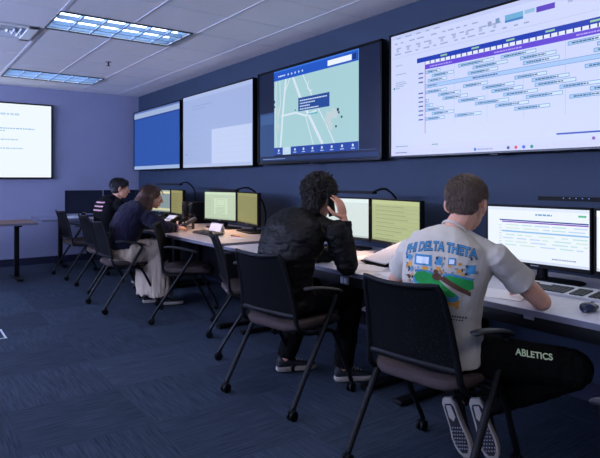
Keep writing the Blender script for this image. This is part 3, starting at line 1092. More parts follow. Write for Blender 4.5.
desk_phone('dark grey desk phone left of the pale page monitor', (2.56, 5.62, DA), math.radians(-25), M['dkgrey'], 'grey')

def tower(label, loc):
    t = thing('computer', label, 'computer', loc)
    bm = NB(); box(bm, (0, 0, .13), (.26, .105, .26), None, .006); obj('case', bm, M['black'], t)
    bm = NB(); box(bm, (-.132, 0, .13), (.006, .085, .24), None, .002); obj('front_grille', bm, M['gloss'], t)
    bm = NB(); tube(bm, [(-.134, .03, .23), (-.138, .03, .23)], .006, 10); obj('power_button', bm, M['grey'], t)
    return t
tower('upright black desktop computer, left of two behind the desk phones', (3.0, 6.43, DA))
tower('upright black desktop computer, right of two behind the desk phones', (3.0, 6.23, DA))

# floor box at the left edge
t = thing('floor_box', 'floor outlet cover with thin white trim at the left edge of the carpet', 'floor outlet', (.55, 5.2, 0))
bm = NB()
for c, s in (((0, .15, .003), (.32, .014, .006)), ((0, -.15, .003), (.32, .014, .006)), ((.15, 0, .003), (.014, .3, .006)), ((-.15, 0, .003), (.014, .3, .006))):
    box(bm, c, s, None, .002, 1)
obj('trim', bm, M['white'], t)
bm = NB(); box(bm, (0, 0, .0015), (.28, .28, .003)); obj('lid', bm, M['carpet'], t)

# ------------------------------------------------------------------ chairs
def make_chair(label):
    t = thing('office_chair', label, 'chair')
    # seat: x forward, y left
    bm = NB()
    out = rrect(.45, .47, .11, 8)
    slab(bm, out, [(.428, .9), (.432, .96), (.445, 1.0), (.462, 1.0), (.474, .975), (.479, .93), (.48, .5)])
    for v in bm.verts:
        v.co.x += .025
        v.co.z -= .03 * max(0, (v.co.x - .12) / .13) ** 2
        v.co.z += .012 * (abs(v.co.y) / .23) ** 2
    obj('seat', bm, M['seat'], t)
    bm = NB(); box(bm, (.02, 0, .424), (.34, .36, .014), None, .005); obj('seat_pan', bm, M['black'], t)
    # back panel
    def bp(s, h):
        w = .225 - .035 * h
        y = s * w
        return V((-.20 - .1 * h + .01 * math.sin(h * PI) + .028 * s * s * (.4 + .6 * h), y, .53 + .335 * h + .014 * s * s * h))
    NU, NV = 14, 12
    bm = NB()
    for off in (0, -.005):
        g = [[bm.verts.new(bp(-1 + 2 * i / NU, j / NV) + V((off, 0, 0))) for i in range(NU + 1)] for j in range(NV + 1)]
        for j in range(NV):
            for i in range(NU):
                bm.faces.new((g[j][i], g[j][i + 1], g[j + 1][i + 1], g[j + 1][i]))
        if off == 0:
            g0 = g
    for j in range(NV):
        for i in (0, NU):
            bm.faces.new((g0[j][i], g0[j + 1][i], g[j + 1][i], g[j][i]))
    for i in range(NU):
        for j in (0, NV):
            bm.faces.new((g0[j][i], g0[j][i + 1], g[j][i + 1], g[j][i]))
    obj('backrest', bm, M['meshfab'], t)
    bm = NB()
    loop = [bp(-1, 0)] + [bp(-1, k / 8) for k in range(1, 8)] + [bp(-1 + .06, 1)] + [bp(-1 + 2 * k / 12, 1) for k in range(1, 12)] + [bp(1 - .06, 1)] + [bp(1, k / 8) for k in range(7, 0, -1)] + [bp(1, 0)]
    tube(bm, [p + V((-.003, 0, 0)) for p in loop], .011, 10, .014)
    tube(bm, [bp(-1 + 2 * k / 12, 0) + V((-.003, 0, 0)) for k in range(13)], .016, 10, .011)
    obj('back_frame', bm, M['black'], t)
    for s in (1, -1):
        bm = NB()
        tube(bm, curve([bp(s, .12) + V((-.004, 0, 0)), V((-.18, s * .232, .47)), V((-.12, s * .25, .432)), V((-.02, s * .268, .43))], 6), .012, 10, .016)
        obj('back_support', bm, M['black'], t)
    for s in (1, -1):
        bm = NB()
        tube(bm, curve([(-.17, s * .275, .69), (-.1, s * .282, .688), (.02, s * .285, .668), (.1, s * .285, .648), (.125, s * .285, .638)], 6),
             [.006] + [.011] * 23 + [.006], 12, [.012] + [.024] * 23 + [.012])
        obj('armrest', bm, M['dkgrey'], t)
        bm = NB()
        tube(bm, curve([(.06, s * .285, .652), (.085, s * .285, .625), (.04, s * .285, .54), (-.1, s * .285, .33), (-.255, s * .285, .095), (-.27, s * .285, .06)], 6), .0135, 10, .017)
        lg = obj('leg', bm, M['blackm'], t)
        def caster(x, y, par):
            bm = NB()
            tube(bm, [(x, y, .075), (x, y, .045)], .011, 8)
            for dy in (-.013, .013):
                tube(bm, [(x - .006, y + dy - .009, .029), (x - .006, y + dy - .006, .029), (x - .006, y + dy + .006, .029), (x - .006, y + dy + .009, .029)], [.022, .028, .028, .022], 16)
            box(bm, (x - .004, y, .045), (.04, .012, .022), None, .003)
            obj('caster', bm, M['black'], par)
        caster(-.272, s * .285, lg)
        bm = NB()
        tube(bm, curve([(-.06, s * .268, .425), (.03, s * .266, .425), (.1, s * .262, .385), (.2, s * .256, .2), (.262, s * .25, .085), (.27, s * .25, .06)], 6), .0125, 10, .015)
        lg = obj('leg', bm, M['blackm'], t)
        caster(.272, s * .25, lg)
    bm = NB(); tube(bm, [(-.03, -.285, .44), (-.03, .285, .44)], .013, 10); tube(bm, [(.1, -.262, .40), (.1, .262, .40)], .011, 10)
    obj('stretcher', bm, M['blackm'], t)
    return t
G = 'black mesh-backed office chairs along the desks'
chair = make_chair('black mesh-backed chair the white-shirted person sits on, nearest')
chair['group'] = G
chair.location = (1.955, 1.65, 0)
chair.rotation_euler = (0, 0, math.radians(8))
for lb, loc, a in (
        ('black mesh-backed chair the black-jacketed phone user sits on', (1.928, 2.747, 0), 10),
        ('empty black chair pushed in beside the black-jacketed person, seen edge-on', (2.21, 3.72, 0), -20),
        ('empty black chair seen from the side, between woman and warm lit desk', (2.2, 4.862, 0), -30),
        ('black chair the woman in navy and beige sits on', (1.865, 5.655, 0), 0),
        ('black chair under the seated person in black', (2.0, 6.68, 0), 0),
        ('empty black chair farthest away, next to the blue-grey table', (1.985, 7.76, 0), 3),
        ('black chair at the bottom right corner, only armrest and tube showing', (1.86, .56, 0), 60)):
    dup(chair, lb, loc, math.radians(a), G)

# ------------------------------------------------------------------ people
def axes(f, up=V((0, 0, 1))):
    f = V(f).normalized()
    r = f.cross(up).normalized()
    u = r.cross(f).normalized()
    return f, r, u

def add_hand(bm, w, d, n, side, curl=.45, spread=1.0):
    """w wrist, d finger direction, n palm normal (towards which fingers curl), side +1 right hand"""
    d = V(d).normalized(); n = V(n); n = (n - d * n.dot(d)).normalized()
    t = d.cross(n).normalized() * side      # towards the thumb
    w = V(w)
    capsule(bm, w - d * .02, w + d * .02, .026, .024)
    ell(bm, w + d * .052, (d, t, n), (.05, .042, .0165))
    for i in range(4):
        b = w + d * (.088 - .004 * abs(i - 1)) + t * (.031 - .0207 * i)
        L = (.074, .083, .077, .06)[i]
        r = (.0088, .0092, .0086, .0076)[i]
        a = .12
        q = b - d * .02
        pts, rs = [q, b], [r * 1.1, r * 1.05]
        for k, fr in enumerate((.45, .31, .24)):
            a += curl * (1 if k else .7)
            dd = (d * math.cos(a) + n * math.sin(a) + t * (.05 * (1.5 - i)) * spread).normalized()
            b = b + dd * L * fr
            pts.append(b); rs.append(r * (1 - .09 * (k + 1)))
        chain(bm, pts, rs, 10)
    b = w + d * .025 + t * .03
    pts, rs = [w + d * .02 + t * .012, b], [.016, .0135]
    for k, (L, ad) in enumerate(((.038, .45), (.03, .75), (.024, .95))):
        dd = (t * (1 - ad * .7) + d * ad + n * .35).normalized()
        b = b + dd * L
        pts.append(b); rs.append(.0118 - .0014 * k)
    chain(bm, pts, rs, 10)

def add_head(bm, c, f, r, u, female=False):
    k = .94 if female else 1.0
    A = (r, f, u)
    ell(bm, c + u * .03 - f * .012, A, (.074 * k, .094 * k, .084 * k), 24, 16)
    ell(bm, c - u * .04 + f * .028, A, (.058 * k, .062 * k, .07 * k))
    ell(bm, c - u * .088 + f * .056, A, (.028, .024, .02))
    ell(bm, c + f * .078 + u * .022, A, (.048, .012, .009))
    for s in (-1, 1):
        ell(bm, c + f * .079 + r * (s * .031) + u * .0105, A, (.0145, .0095, .0055))
        ell(bm, c + f * .078 + r * (s * .031) - u * .0055, A, (.0135, .009, .0045))
    capsule(bm, c + f * .088 + u * .012, c + f * .106 - u * .03, .008, .0125)
    for s in (-1, 1):
        ell(bm, c + f * .1 - u * .036 + r * (s * .01), A, (.008, .008, .007))
        ell(bm, c + r * (s * .04 * k) + f * .062 - u * .025, A, (.02, .018, .022))
        E = (r * .86 + f * (s * .5))
        e1 = E.normalized(); e2 = u.cross(e1).normalized()
        ell(bm, c + r * (s * .083 * k) - f * .012 - u * .008, (e1, e2, u), (.009, .02, .032))
        ell(bm, c + r * (s * .079 * k) - f * .004 - u * .032, (e1, e2, u), (.007, .01, .011))
    ell(bm, c + f * .086 - u * .057, A, (.022, .01, .005))
    ell(bm, c + f * .085 - u * .066, A, (.019, .01, .006))

def person(label, S):
    pv = V(S['spine'][0])
    t = thing('person', label, 'person', (pv.x, pv.y, 0))
    base = V((pv.x, pv.y, 0))
    def put(name, bm, m, par=None):
        bmesh.ops.translate(bm, verts=bm.verts, vec=-base)
        return obj(name, bm, m, par or t)
    f, r, u = axes(S['face'])
    hc = V(S['head'])
    sp = [V(p) for p in S['spine']]
    shl, shr = V(S['sh'][0]), V(S['sh'][1])
    lat1 = (shr - shl).normalized()
    hf = V((math.cos(S['hipang']), math.sin(S['hipang']), 0))
    lat0 = V((hf.y, -hf.x, 0))
    cs = S.get('scale', 1.0)
    def torso(bm, grow, top=True, hem=None):
        pts = curve(sp, 5)
        N = len(pts)
        fr = frames(pts)
        rings = []
        for i, p in enumerate(pts):
            a = i / (N - 1)
            lat = lat0.lerp(lat1, min(1, a * 1.2)).normalized()
            tdir = fr[i][0]
            lat = (lat - tdir * lat.dot(tdir)).normalized()
            dep = tdir.cross(lat)
            prof = [(0, .186, .13), (.15, .176, .122), (.35, .158, .11), (.55, .172, .118), (.75, .185, .12), (.88, .165, .1), (.96, .1, .075), (1, .062, .06)]
            for (a0, w0, d0), (a1, w1, d1) in zip(prof, prof[1:]):
                if a0 <= a <= a1:
                    k = (a - a0) / (a1 - a0)
                    hw, hd = w0 + (w1 - w0) * k, d0 + (d1 - d0) * k
                    break
            if hem is not None and a < hem:
                continue
            rings.append((p, lat, dep, (hw + grow) * cs, (hd + grow) * cs))
        loft(bm, rings, 28, 2.35)
    el, wr = S['elbow'], S['wrist']
    # ---- body, one continuous surface
    bm = NB()
    torso(bm, -.016)
    nb = sp[-1]
    chain(bm, [nb - V((0, 0, .03)), nb, hc - u * .055 - f * .022], [.062, .056 * S.get('neck', 1), .052 * S.get('neck', 1)])
    add_head(bm, hc, f, r, u, S.get('female', False))
    for i, sh in enumerate((shl, shr)):
        capsule(bm, nb - V((0, 0, .035)), sh, .045, .05)
        e, w = V(el[i]), V(wr[i])
        chain(bm, [sh, sh.lerp(e, .35), e], [.052, .047, .038])
        chain(bm, [e, e.lerp(w, .25), e.lerp(w, .7), w], [.038, .041, .033, .026])
        hd = S['hand'][i]
        add_hand(bm, w, hd[0], hd[1], 1 if i else -1, hd[2])
    for i in range(2):
        h, k, a = V(S['hip'][i]), V(S['knee'][i]), V(S['ankle'][i])
        chain(bm, [h, h.lerp(k, .5), k], [.085, .07, .052])
        chain(bm, [k, k.lerp(a, .3), a], [.052, .05, .034])
    bm = fuse(bm, S.get('voxel', .005), 3)
    put('body', bm, S['skin'])
    for s in (-1, 1):
        bm = NB(); e = hc + f * .0795 + r * (s * .031) + u * .003
        ell(bm, e, (r, f, u), (.0115, .0085, .0062), 12, 8)
        o = put('eye', bm, M['eyew'])
        bm = NB(); ell(bm, e + f * .0068, (r, f, u), (.0052, .0026, .0052), 10, 6)
        put('iris', bm, M['eyed'], o)
    # ---- top
    bm = NB()
    torso(bm, S['topgrow'], hem=S.get('hem', .0))
    sr = S['sleeve_r']
    for i, sh in enumerate((shl, shr)):
        capsule(bm, nb - V((0, 0, .03)), sh, .055, S.get('shr', .068))
        e, w = V(el[i]), V(wr[i])
        if S['sleeve'] == 'short':
            q = sh.lerp(e, .54)
            dr = (e - sh).normalized()
            pts = [sh - dr * .02, sh.lerp(e, .25), q]
            tube(bm, pts, [sr[0], sr[0], sr[1]], 20)
            capsule(bm, sh, sh.lerp(e, .2), sr[0], sr[0])
        else:
            chain(bm, [sh, sh.lerp(e, .5), e], [sr[0], sr[0] * .96, sr[1]])
            q = e.lerp(w, .93)
            tube(bm, [e, e.lerp(w, .35), e.lerp(w, .8), q], [sr[1], sr[1], sr[2], sr[2] * .9], 18)
    ct = nb + V((0, 0, .004))
    bm = fuse(bm, S.get('voxel', .005), S.get('topsmooth', 4))
    wrinkle(bm, S['wr'][0], S['wr'][1], S['wr'][2], S['wr'][3])
    top = put(S['top'], bm, S['topmat'])
    # collar ring
    tdir = (hc - u * .055 - nb).normalized()
    bm = NB()
    l2 = (lat1 - tdir * lat1.dot(tdir)).normalized(); d2 = tdir.cross(l2)
    cr = S.get('collar', (.064, .012, .0))
    ring = [nb + tdir * (.012 + cr[2]) + l2 * (cr[0] * math.cos(2 * PI * k / 28)) + d2 * ((cr[0] - .002) * math.sin(2 * PI * k / 28)) for k in range(29)]
    tube(bm, ring, cr[1], 10, .006)
    put('collar', bm, S['topmat'], top)
    if S['sleeve'] == 'long':
        for i in range(2):
            e, w = V(el[i]), V(wr[i])
            bm = NB(); tube(bm, [e.lerp(w, .84), e.lerp(w, .86), e.lerp(w, .96), e.lerp(w, .975)], [sr[2] * .95, sr[2] * 1.06, sr[2] * 1.02, sr[2] * .85], 18)
            put('cuff', bm, S.get('cuffmat', S['topmat']), top)
    # ---- trousers / skirt
    bm = NB()
    P0 = sp[0]
    if S.get('skirt'):
        ell(bm, P0 + V((0, 0, .0)), (lat0, hf, V((0, 0, 1))), (.2, .185, .125))
        for i in range(2):
            h, k, a = V(S['hip'][i]), V(S['knee'][i]), V(S['ankle'][i])
            chain(bm, [h, k], [.13, .115])
            lo = k.lerp(a, .97)
            tube(bm, [k + V((0, 0, .04)), k.lerp(a, .3), k.lerp(a, .6), lo], [.1, .115, .12, .125], 20)
        k0, k1 = V(S['knee'][0]), V(S['knee'][1]); a0, a1 = V(S['ankle'][0]), V(S['ankle'][1])
        kk, aa = (k0 + k1) / 2, (a0 + a1) / 2
        tube(bm, [kk + V((0, 0, .06)), kk.lerp(aa, .4), kk.lerp(aa, .95)], [.12, .135, .14], 20)
        capsule(bm, P0, kk, .13, .12)
        bm = fuse(bm, .007, 5)
        wrinkle(bm, .03, 7, (1, 1, .22), 3.1)
        put('skirt', bm, S['legmat'])
    else:
        ell(bm, P0 + V((0, 0, -.005)), (lat0, hf, V((0, 0, 1))), (.166, .12, .11))
        lr = S.get('legr', (.092, .075, .062))
        for i in range(2):
            h, k, a = V(S['hip'][i]), V(S['knee'][i]), V(S['ankle'][i])
            chain(bm, [h, h.lerp(k, .5), k], [lr[0], lr[0] * .9, lr[1]])
            tube(bm, [k, k.lerp(a, .4), k.lerp(a, .97)], [lr[1], lr[1] * .95, lr[2]], 18)
            capsule(bm, k, k.lerp(a, .3), lr[1], lr[1] * .95)
        bm = fuse(bm, .006, 4)
        wrinkle(bm, .008, 13, (1, 1, .6), 5.0)
        S['_legs'] = put('trousers', bm, S['legmat'])
    # ---- shoes
    for i in range(2):
        a = V(S['ankle'][i])
        d = V(S['toe'][i]).normalized()          # heel to toe
        n = V(S['solen'][i]); n = (n - d * n.dot(d)).normalized()      # out of the top of the foot
        l = d.cross(n)
        hl = a - n * .075 - d * .055             # heel point on the sole
        def F(x, y, z):
            return hl + d * x + l * y + n * z
        prof = [(0, .022, 0), (.02, .033, 0), (.07, .034, -.001), (.13, .036, -.001), (.19, .045, .0), (.23, .043, .001), (.26, .033, .002), (.28, .016, .003)]
        bm = NB()
        ol = [(x, w + s_ * .0) for x, w, s_ in prof]
        outl = [(x, w) for x, w in ol] + [(x, -w) for x, w in reversed(ol)]
        rings = [[bm.verts.new(F(.14 + (x - .14) * s, y * s, z)) for x, y in outl] for z, s in ((0, .93), (.005, 1), (.024, 1.0), (.03, .96))]
        ring_faces(bm, rings)
        sole = put('shoe', bm, S['solemat'])
        bm = NB()
        for k, (x, w) in enumerate(((.0, .0), (.09, 0), (.16, 0), (.22, 0))):
            pass
        rr = []
        for x, w, h in ((.004, .02, .07), (.02, .031, .092), (.06, .033, .1), (.1, .033, .088), (.14, .036, .068), (.19, .041, .05), (.23, .038, .04), (.262, .026, .032), (.276, .01, .026)):
            rr.append((F(x, 0, .024 + (h - .024) / 2), l, n, w, (h - .024) / 2 + .004))
        loft(bm, rr, 20, 2.4)
        up = put('upper', bm, S['shoemat'], sole)
        bm = NB()
        for k in range(4):
            x = .105 + .022 * k
            z = .09 - .0095 * k * 1.1
            tube(bm, curve([F(x, -.024, z - .012), F(x + .003, 0, z + .002), F(x + .008, .024, z - .012)], 4), .003, 6)
        put('lace', bm, M['shoew'], sole)
        if S.get('tread'):
            bm = NB(); rings = [[bm.verts.new(F(.14 + (x - .14) * q, y * q * .9, z)) for x, y in outl] for z, q in ((-.0015, .8), (.001, .86))]
            ring_faces(bm, rings)
            put('sole_insert', bm, M['shoe'], sole)
            bm = NB()
            slabp = [(.03, -.012), (.085, -.016), (.105, 0), (.085, .016), (.03, .012)]
            rings = [[bm.verts.new(F(x, y, z)) for x, y in slabp] for z in (-.0035, 0)]
            ring_faces(bm, rings); put('heel_patch', bm, M['sole'], sole)
            bm = NB()
            for x in range(7):
                for y in range(-2, 3):
                    c = F(.135 + x * .0165, (y + .5 * (x % 2) - .25) * .0125, -.002)
                    box(bm, c, (.006, .006, .004), Matrix((d, l, n)).transposed())
            o = put('tread', bm, M['grey'], sole); o['kind'] = 'stuff'
    S['put'] = put
    S['ax'] = (f, r, u)
    return t

def strands(bm, c, A, rad, n, ln, flow, w=.0016, seed=1, cond=None, lift=.1):
    """short tapered hair locks growing from an ellipsoid"""
    rn = random.Random(seed)
    r, f, u = A
    k = 0
    while k < n:
        z = rn.uniform(-1, 1); th = rn.uniform(0, 2 * PI)
        q = V((math.sqrt(1 - z * z) * math.cos(th), math.sqrt(1 - z * z) * math.sin(th), z))
        if cond and not cond(q):
            continue
        k += 1
        p = c + r * (q.x * rad[0]) + f * (q.y * rad[1]) + u * (q.z * rad[2])
        nn = (r * (q.x / rad[0]) + f * (q.y / rad[1]) + u * (q.z / rad[2])).normalized()
        g = flow(q)
        g = r * g[0] + f * g[1] + u * g[2] + V((rn.uniform(-.35, .35), rn.uniform(-.35, .35), rn.uniform(-.35, .35)))
        g = (g - nn * g.dot(nn)).normalized()
        L = ln * rn.uniform(.6, 1.2)
        pts = [p - nn * .004, p + nn * (.004 + lift * L * .4) + g * (L * .4), p + nn * (.003 + lift * L * .5) + g * L]
        tube(bm, pts, [w, w * 1.1, w * .25], 4)

# ---- person 1: printed off-white T-shirt, nearest
S1 = dict(spine=[(1.935, 1.60, .535), (1.925, 1.59, .62), (1.90, 1.57, .74), (1.88, 1.545, .88), (1.89, 1.525, .985), (1.925, 1.515, 1.082)],
          sh=[(1.85, 1.705, .972), (1.965, 1.345, .98)], head=(1.995, 1.513, 1.19), face=(.93, .27, -.2), hipang=math.radians(8),
          elbow=[(1.985, 1.925, .80), (2.18, 1.275, .785)], wrist=[(2.24, 1.80, .785), (2.36, 1.43, .782)],
          hand=[((.95, -.3, 0), (0, 0, -1), .3), ((.75, .6, 0), (0, 0, -1), .3)],
          hip=[(1.95, 1.675, .55), (1.97, 1.525, .55)], knee=[(2.37, 1.77, .56), (2.28, 1.2, .505)],
          ankle=[(2.125, 1.665, .245), (2.175, 1.56, .262)], toe=[(.20, -.22, -.88), (.18, -.2, -.9)], solen=[(.8, .2, .2), (.8, .3, .2)],
          skin=M['skin'], top='t_shirt', topmat=M['tee'], topgrow=.006, shr=.052, sleeve='short', sleeve_r=(.058, .068), wr=(.007, 9, (1, 1, .55), 2.0),
          legmat=M['pants'], legr=(.098, .084, .06), solemat=M['sole'], shoemat=M['shoe'], tread=True, collar=(.061, .006, -.017), voxel=.005)
P1 = person('person in a printed off-white t-shirt seated nearest, seen from behind', S1)
f, r, u = S1['ax']
hc = V(S1['head'])
bm = NB()
ell(bm, hc + u * .042 - f * .018, (r, f, u), (.08, .0985, .08), 24, 16)
ell(bm, hc - u * .012 - f * .05, (r, f, u), (.064, .052, .042), 20, 12)
ell(bm, hc + u * .078 + f * .028, (r, f, u), (.06, .055, .035))
strands(bm, hc + u * .078 + f * .028, (r, f, u), (.062, .057, .037), 500, .03, lambda q: (q.x * .5 + .3, .6, -.2), seed=41, lift=.04, w=.0014, cond=lambda q: q.z > -.1)
bm = fuse(bm, .004, 3)
strands(bm, hc + u * .042 - f * .018, (r, f, u), (.08, .0985, .081), 1700, .034, lambda q: (q.x * .6 + .25, q.y * .5 + .15, -.9 + .6 * max(0, q.z)), seed=4, lift=.04, w=.0013, cond=lambda q: q.z > (-.35 if q.y < -.5 else -.05) and not (q.y > .55 and q.z < .2))
strands(bm, hc - u * .012 - f * .05, (r, f, u), (.064, .052, .045), 500, .02, lambda q: (0, -.2, -1), seed=5, cond=lambda q: q.y < .2 and q.z < .5, lift=.05, w=.0013)
S1['put']('hair', bm, M['hair1'])

# print on the back of the T-shirt
tee = [o for o in P1.children if o.name.startswith('t_shirt')][0]
bv = BVHTree.FromPolygons([v.co.copy() for v in tee.data.vertices], [p.vertices[:] for p in tee.data.polygons])
baseP = V((P1.location.x, P1.location.y, 0))
shl, shr = V(S1['sh'][0]), V(S1['sh'][1])
rr_ = (shr - shl); rr_.z = 0; rr_.normalize()
ff_ = V((-rr_.y, rr_.x, 0))                # facing
if ff_.x < 0:
    ff_ = -ff_
PC = V((1.86, 1.52, .925)) - baseP
def on_back(uu, vv, lift):
    o = PC + rr_ * uu + V((0, 0, vv)) - ff_ * .6
    h = bv.ray_cast(o, ff_)
    if h[0] is None:
        return o + ff_ * .5
    return h[0] - ff_ * lift
def print_poly(polys, m, name, lift, par=tee):
    bm = NB()
    for pl in polys:
        vs = [bm.verts.new((a, b, 0)) for a, b in pl]
        bm.faces.new(vs)
    ART.append(finish_print(bm, m, name, lift, par))
ART = []
def join_art(name, par):
    bm = NB()
    mats = []
    for o in ART:
        if o.data.materials[0] not in mats:
            mats.append(o.data.materials[0])
        n0 = len(bm.faces)
        bm.from_mesh(o.data)
        bm.faces.ensure_lookup_table()
        for fc in bm.faces[n0:]:
            fc.material_index = mats.index(o.data.materials[0])
        me = o.data
        bpy.data.objects.remove(o); bpy.data.meshes.remove(me)
    ART.clear()
    o = obj(name, bm, mats[0], par, recalc=False)
    for m in mats[1:]:
        o.data.materials.append(m)
    return o
def finish_print(bm, m, name, lift, par=tee):
    bmesh.ops.triangulate(bm, faces=bm.faces[:])
    for _ in range(4):
        es = [e for e in bm.edges if e.calc_length() > .011]
        if not es:
            break
        bmesh.ops.subdivide_edges(bm, edges=es, cuts=1)
        bmesh.ops.triangulate(bm, faces=bm.faces[:])
    for v in bm.verts:
        v.co = on_back(v.co.x, v.co.y, lift)
    for fc in bm.faces:
        fc.normal_update()
        if fc.normal.dot(ff_) > 0:
            fc.normal_flip()
    return obj(name, bm, m, par, recalc=False)
def text_bm(s, size, bold=.0):
    c = bpy.data.curves.new('txt', 'FONT')
    c.body = s
    c.size = size
    c.align_x = 'CENTER'
    c.offset = bold
    o = bpy.data.objects.new('txt', c)
    COL.objects.link(o)
    dg = bpy.context.evaluated_depsgraph_get()
    me = bpy.data.meshes.new_from_object(o.evaluated_get(dg))
    bm = bmesh.new(); bm.from_mesh(me)
    bpy.data.objects.remove(o); bpy.data.curves.remove(c); bpy.data.meshes.remove(me)
    return bm
def arch(bm, w, rise, y0, sx=1.0, dx=0.0):
    for v in bm.verts:
        x = v.co.x * sx
        v.co = V((x + dx, y0 + v.co.y + rise * (1 - (x / (w / 2)) ** 2), 0))
    return bm
finish_print(arch(text_bm('PHI DELTA THETA', .05, .0032), .31, .028, .055, .74), M['inkdark'], 'lettering_shadow', .0022)
finish_print(arch(text_bm('PHI DELTA THETA', .05, .0012), .31, .028, .0555, .74), M['inkblue'], 'lettering', .0034)
def R4(x, y, w, h, sk=0.0):
    return [(x, y), (x + w, y - sk), (x + w, y + h - sk), (x, y + h)]
rn = random.Random(9)
# drawing of a games room: framed pictures, little figures, two green tables
print_poly([R4(-.1, .018, .08, .045), R4(.0, .026, .024, .032), R4(.118, -.002, .032, .034), R4(-.15, .035, .035, .02), R4(.05, .03, .03, .028)], M['inkblue'], 'artwork_blue', .0022)
print_poly([R4(-.09, .026, .058, .028), R4(.055, .034, .02, .018)], M['inkwhite'], 'artwork_white', .003)
def blob(x, y, a, b, n=10):
    return [(x + a * math.cos(2 * PI * k / n), y + b * math.sin(2 * PI * k / n)) for k in range(n)]
print_poly([[(-.085, -.012), (-.05, -.004), (-.01, -.014), (.03, -.05), (.08, -.088), (.07, -.102), (-.04, -.094), (-.09, -.05), (-.1, -.028)], [(.03, -.02), (.06, -.012), (.14, -.03), (.14, -.062), (.12, -.072), (.07, -.05)]], M['inkgreen'], 'artwork_green', .0026)
print_poly([[(-.1, -.028), (-.04, -.095), (.07, -.103), (.08, -.088), (.09, -.1), (.078, -.122), (-.045, -.114), (-.106, -.05)], [(.03, -.02), (.06, -.012), (.14, -.03), (.145, -.022), (.06, -.003), (.028, -.01)], [(-.085, -.012), (-.05, -.004), (-.01, -.014), (-.01, -.006), (-.05, .004), (-.09, -.002)]], M['inkblue'], 'artwork_table_rim', .0024)
print_poly([[(-.03, -.118), (.07, -.124), (.09, -.108), (.09, -.122), (.072, -.138), (-.03, -.132)], R4(.07, -.15, .014, .03), R4(-.0, .004, .02, .014), R4(-.06, .0, .022, .014), R4(-.135, .008, .022, .016), R4(.085, .0, .016, .014)], M['inkgold'], 'artwork_gold', .0028)
print_poly([blob(.005, -.022, .022, .016), [(.015, -.03), (.035, -.016), (.13, -.078), (.128, -.096), (.09, -.075)], blob(.0, -.002, .01, .01), blob(-.13, -.035, .012, .008), blob(-.125, -.075, .009, .011)], M['inkbrown'], 'artwork_brown', .0032)
fig = []
for k in range(70):
    x, y = rn.uniform(-.155, .15), rn.uniform(-.012, .052)
    if -.105 < x < -.012 and y > .008:
        continue
    fig.append(R4(x, y, rn.uniform(.004, .011), rn.uniform(.005, .014)))
for k in range(34):
    fig.append(R4(rn.uniform(-.158, -.108), rn.uniform(-.125, -.0), rn.uniform(.004, .012), rn.uniform(.004, .012)))
print_poly(fig[::3], M['inkgrey'], 'artwork_grey', .0021)
print_poly(fig[1::3], M['inkdark'], 'artwork_dark', .0023)
print_poly(fig[2::6], M['inkblue'], 'artwork_dark', .0024)
print_poly([R4(x, y, .012, .01) for x, y in ((-.14, -.06), (-.12, -.03), (.05, .02), (.09, .03), (-.125, -.11), (.02, -.005), (.1, -.01), (-.15, .0))], M['inkgold'], 'artwork_figures', .0025)
print_poly([R4(.035 + .009 * k, -.185 - .001 * k, .006, .008) for k in range(8)] + [R4(.04 + .009 * k, -.198 - .001 * k, .006, .006) for k in range(6)], M['inkdark'], 'small_lettering', .0022)
join_art('artwork', tee)['kind'] = 'stuff'

# lettering along the right thigh of the trousers
tr = S1['_legs']
bt = BVHTree.FromPolygons([v.co.copy() for v in tr.data.vertices], [p.vertices[:] for p in tr.data.polygons])
h1, k1 = V(S1['hip'][1]) - baseP, V(S1['knee'][1]) - baseP
td = (k1 - h1).normalized()
tn = V((-.5, -.6, .6)); tn = (tn - td * tn.dot(td)).normalized()
tu = tn.cross(td).normalized()
if tu.z < 0:
    tu = -tu
bm = text_bm('ABLETICS', .043, .001)
bmesh.ops.triangulate(bm, faces=bm.faces[:])
for _ in range(3):
    es = [e for e in bm.edges if e.calc_length() > .012]
    if es:
        bmesh.ops.subdivide_edges(bm, edges=es, cuts=1)
        bmesh.ops.triangulate(bm, faces=bm.faces[:])
for v in bm.verts:
    o = h1.lerp(k1, .62) + td * (v.co.x * .8) + tu * (v.co.y * .9 - .012) + tn * .4
    hh = bt.ray_cast(o, -tn)
    v.co = (hh[0] + tn * .002) if hh[0] is not None else o - tn * .3
for fc in bm.faces:
    fc.normal_update()
    if fc.normal.dot(tn) < 0:
        fc.normal_flip()
obj('leg_lettering', bm, M['inklime'], tr, recalc=False)

# ---- person 2: black jacket, on the phone
S2 = dict(spine=[(1.905, 2.76, .535), (1.89, 2.755, .62), (1.87, 2.735, .75), (1.885, 2.715, .89), (1.945, 2.70, .99), (2.025, 2.69, 1.075)],
          sh=[(1.945, 2.90, .975), (2.075, 2.495, .985)], head=(2.09, 2.67, 1.182), face=(.93, .16, -.28), hipang=math.radians(10),
          elbow=[(2.13, 3.03, .80), (2.13, 2.465, .795)], wrist=[(2.38, 2.88, .79), (2.135, 2.5, 1.055)],
          hand=[((.9, -.4, 0), (0, 0, -1), .3), ((-.1, .14, .98), (-.25, .95, -.1), .3)],
          hip=[(1.905, 2.85, .55), (1.92, 2.67, .55)], knee=[(2.27, 3.0, .57), (2.34, 2.66, .57)],
          ankle=[(2.1, 3.07, .085), (2.30, 2.70, .085)], toe=[(.9, -.3, 0), (.9, -.42, 0)], solen=[(0, 0, 1), (0, 0, 1)],
          skin=M['skin2'], top='jacket', topmat=M['jacket'], topgrow=.022, sleeve='long', sleeve_r=(.076, .066, .046), wr=(.012, 8, (1, 1, 1.6), 6.0), topsmooth=8,
          legmat=M['pants'], solemat=M['sole'], shoemat=M['shoe'], collar=(.066, .03, .012), voxel=.005)
P2 = person('person in a black jacket seated at the desk, holding a phone to the ear', S2)
f, r, u = S2['ax']
hc = V(S2['head'])
bm = NB()
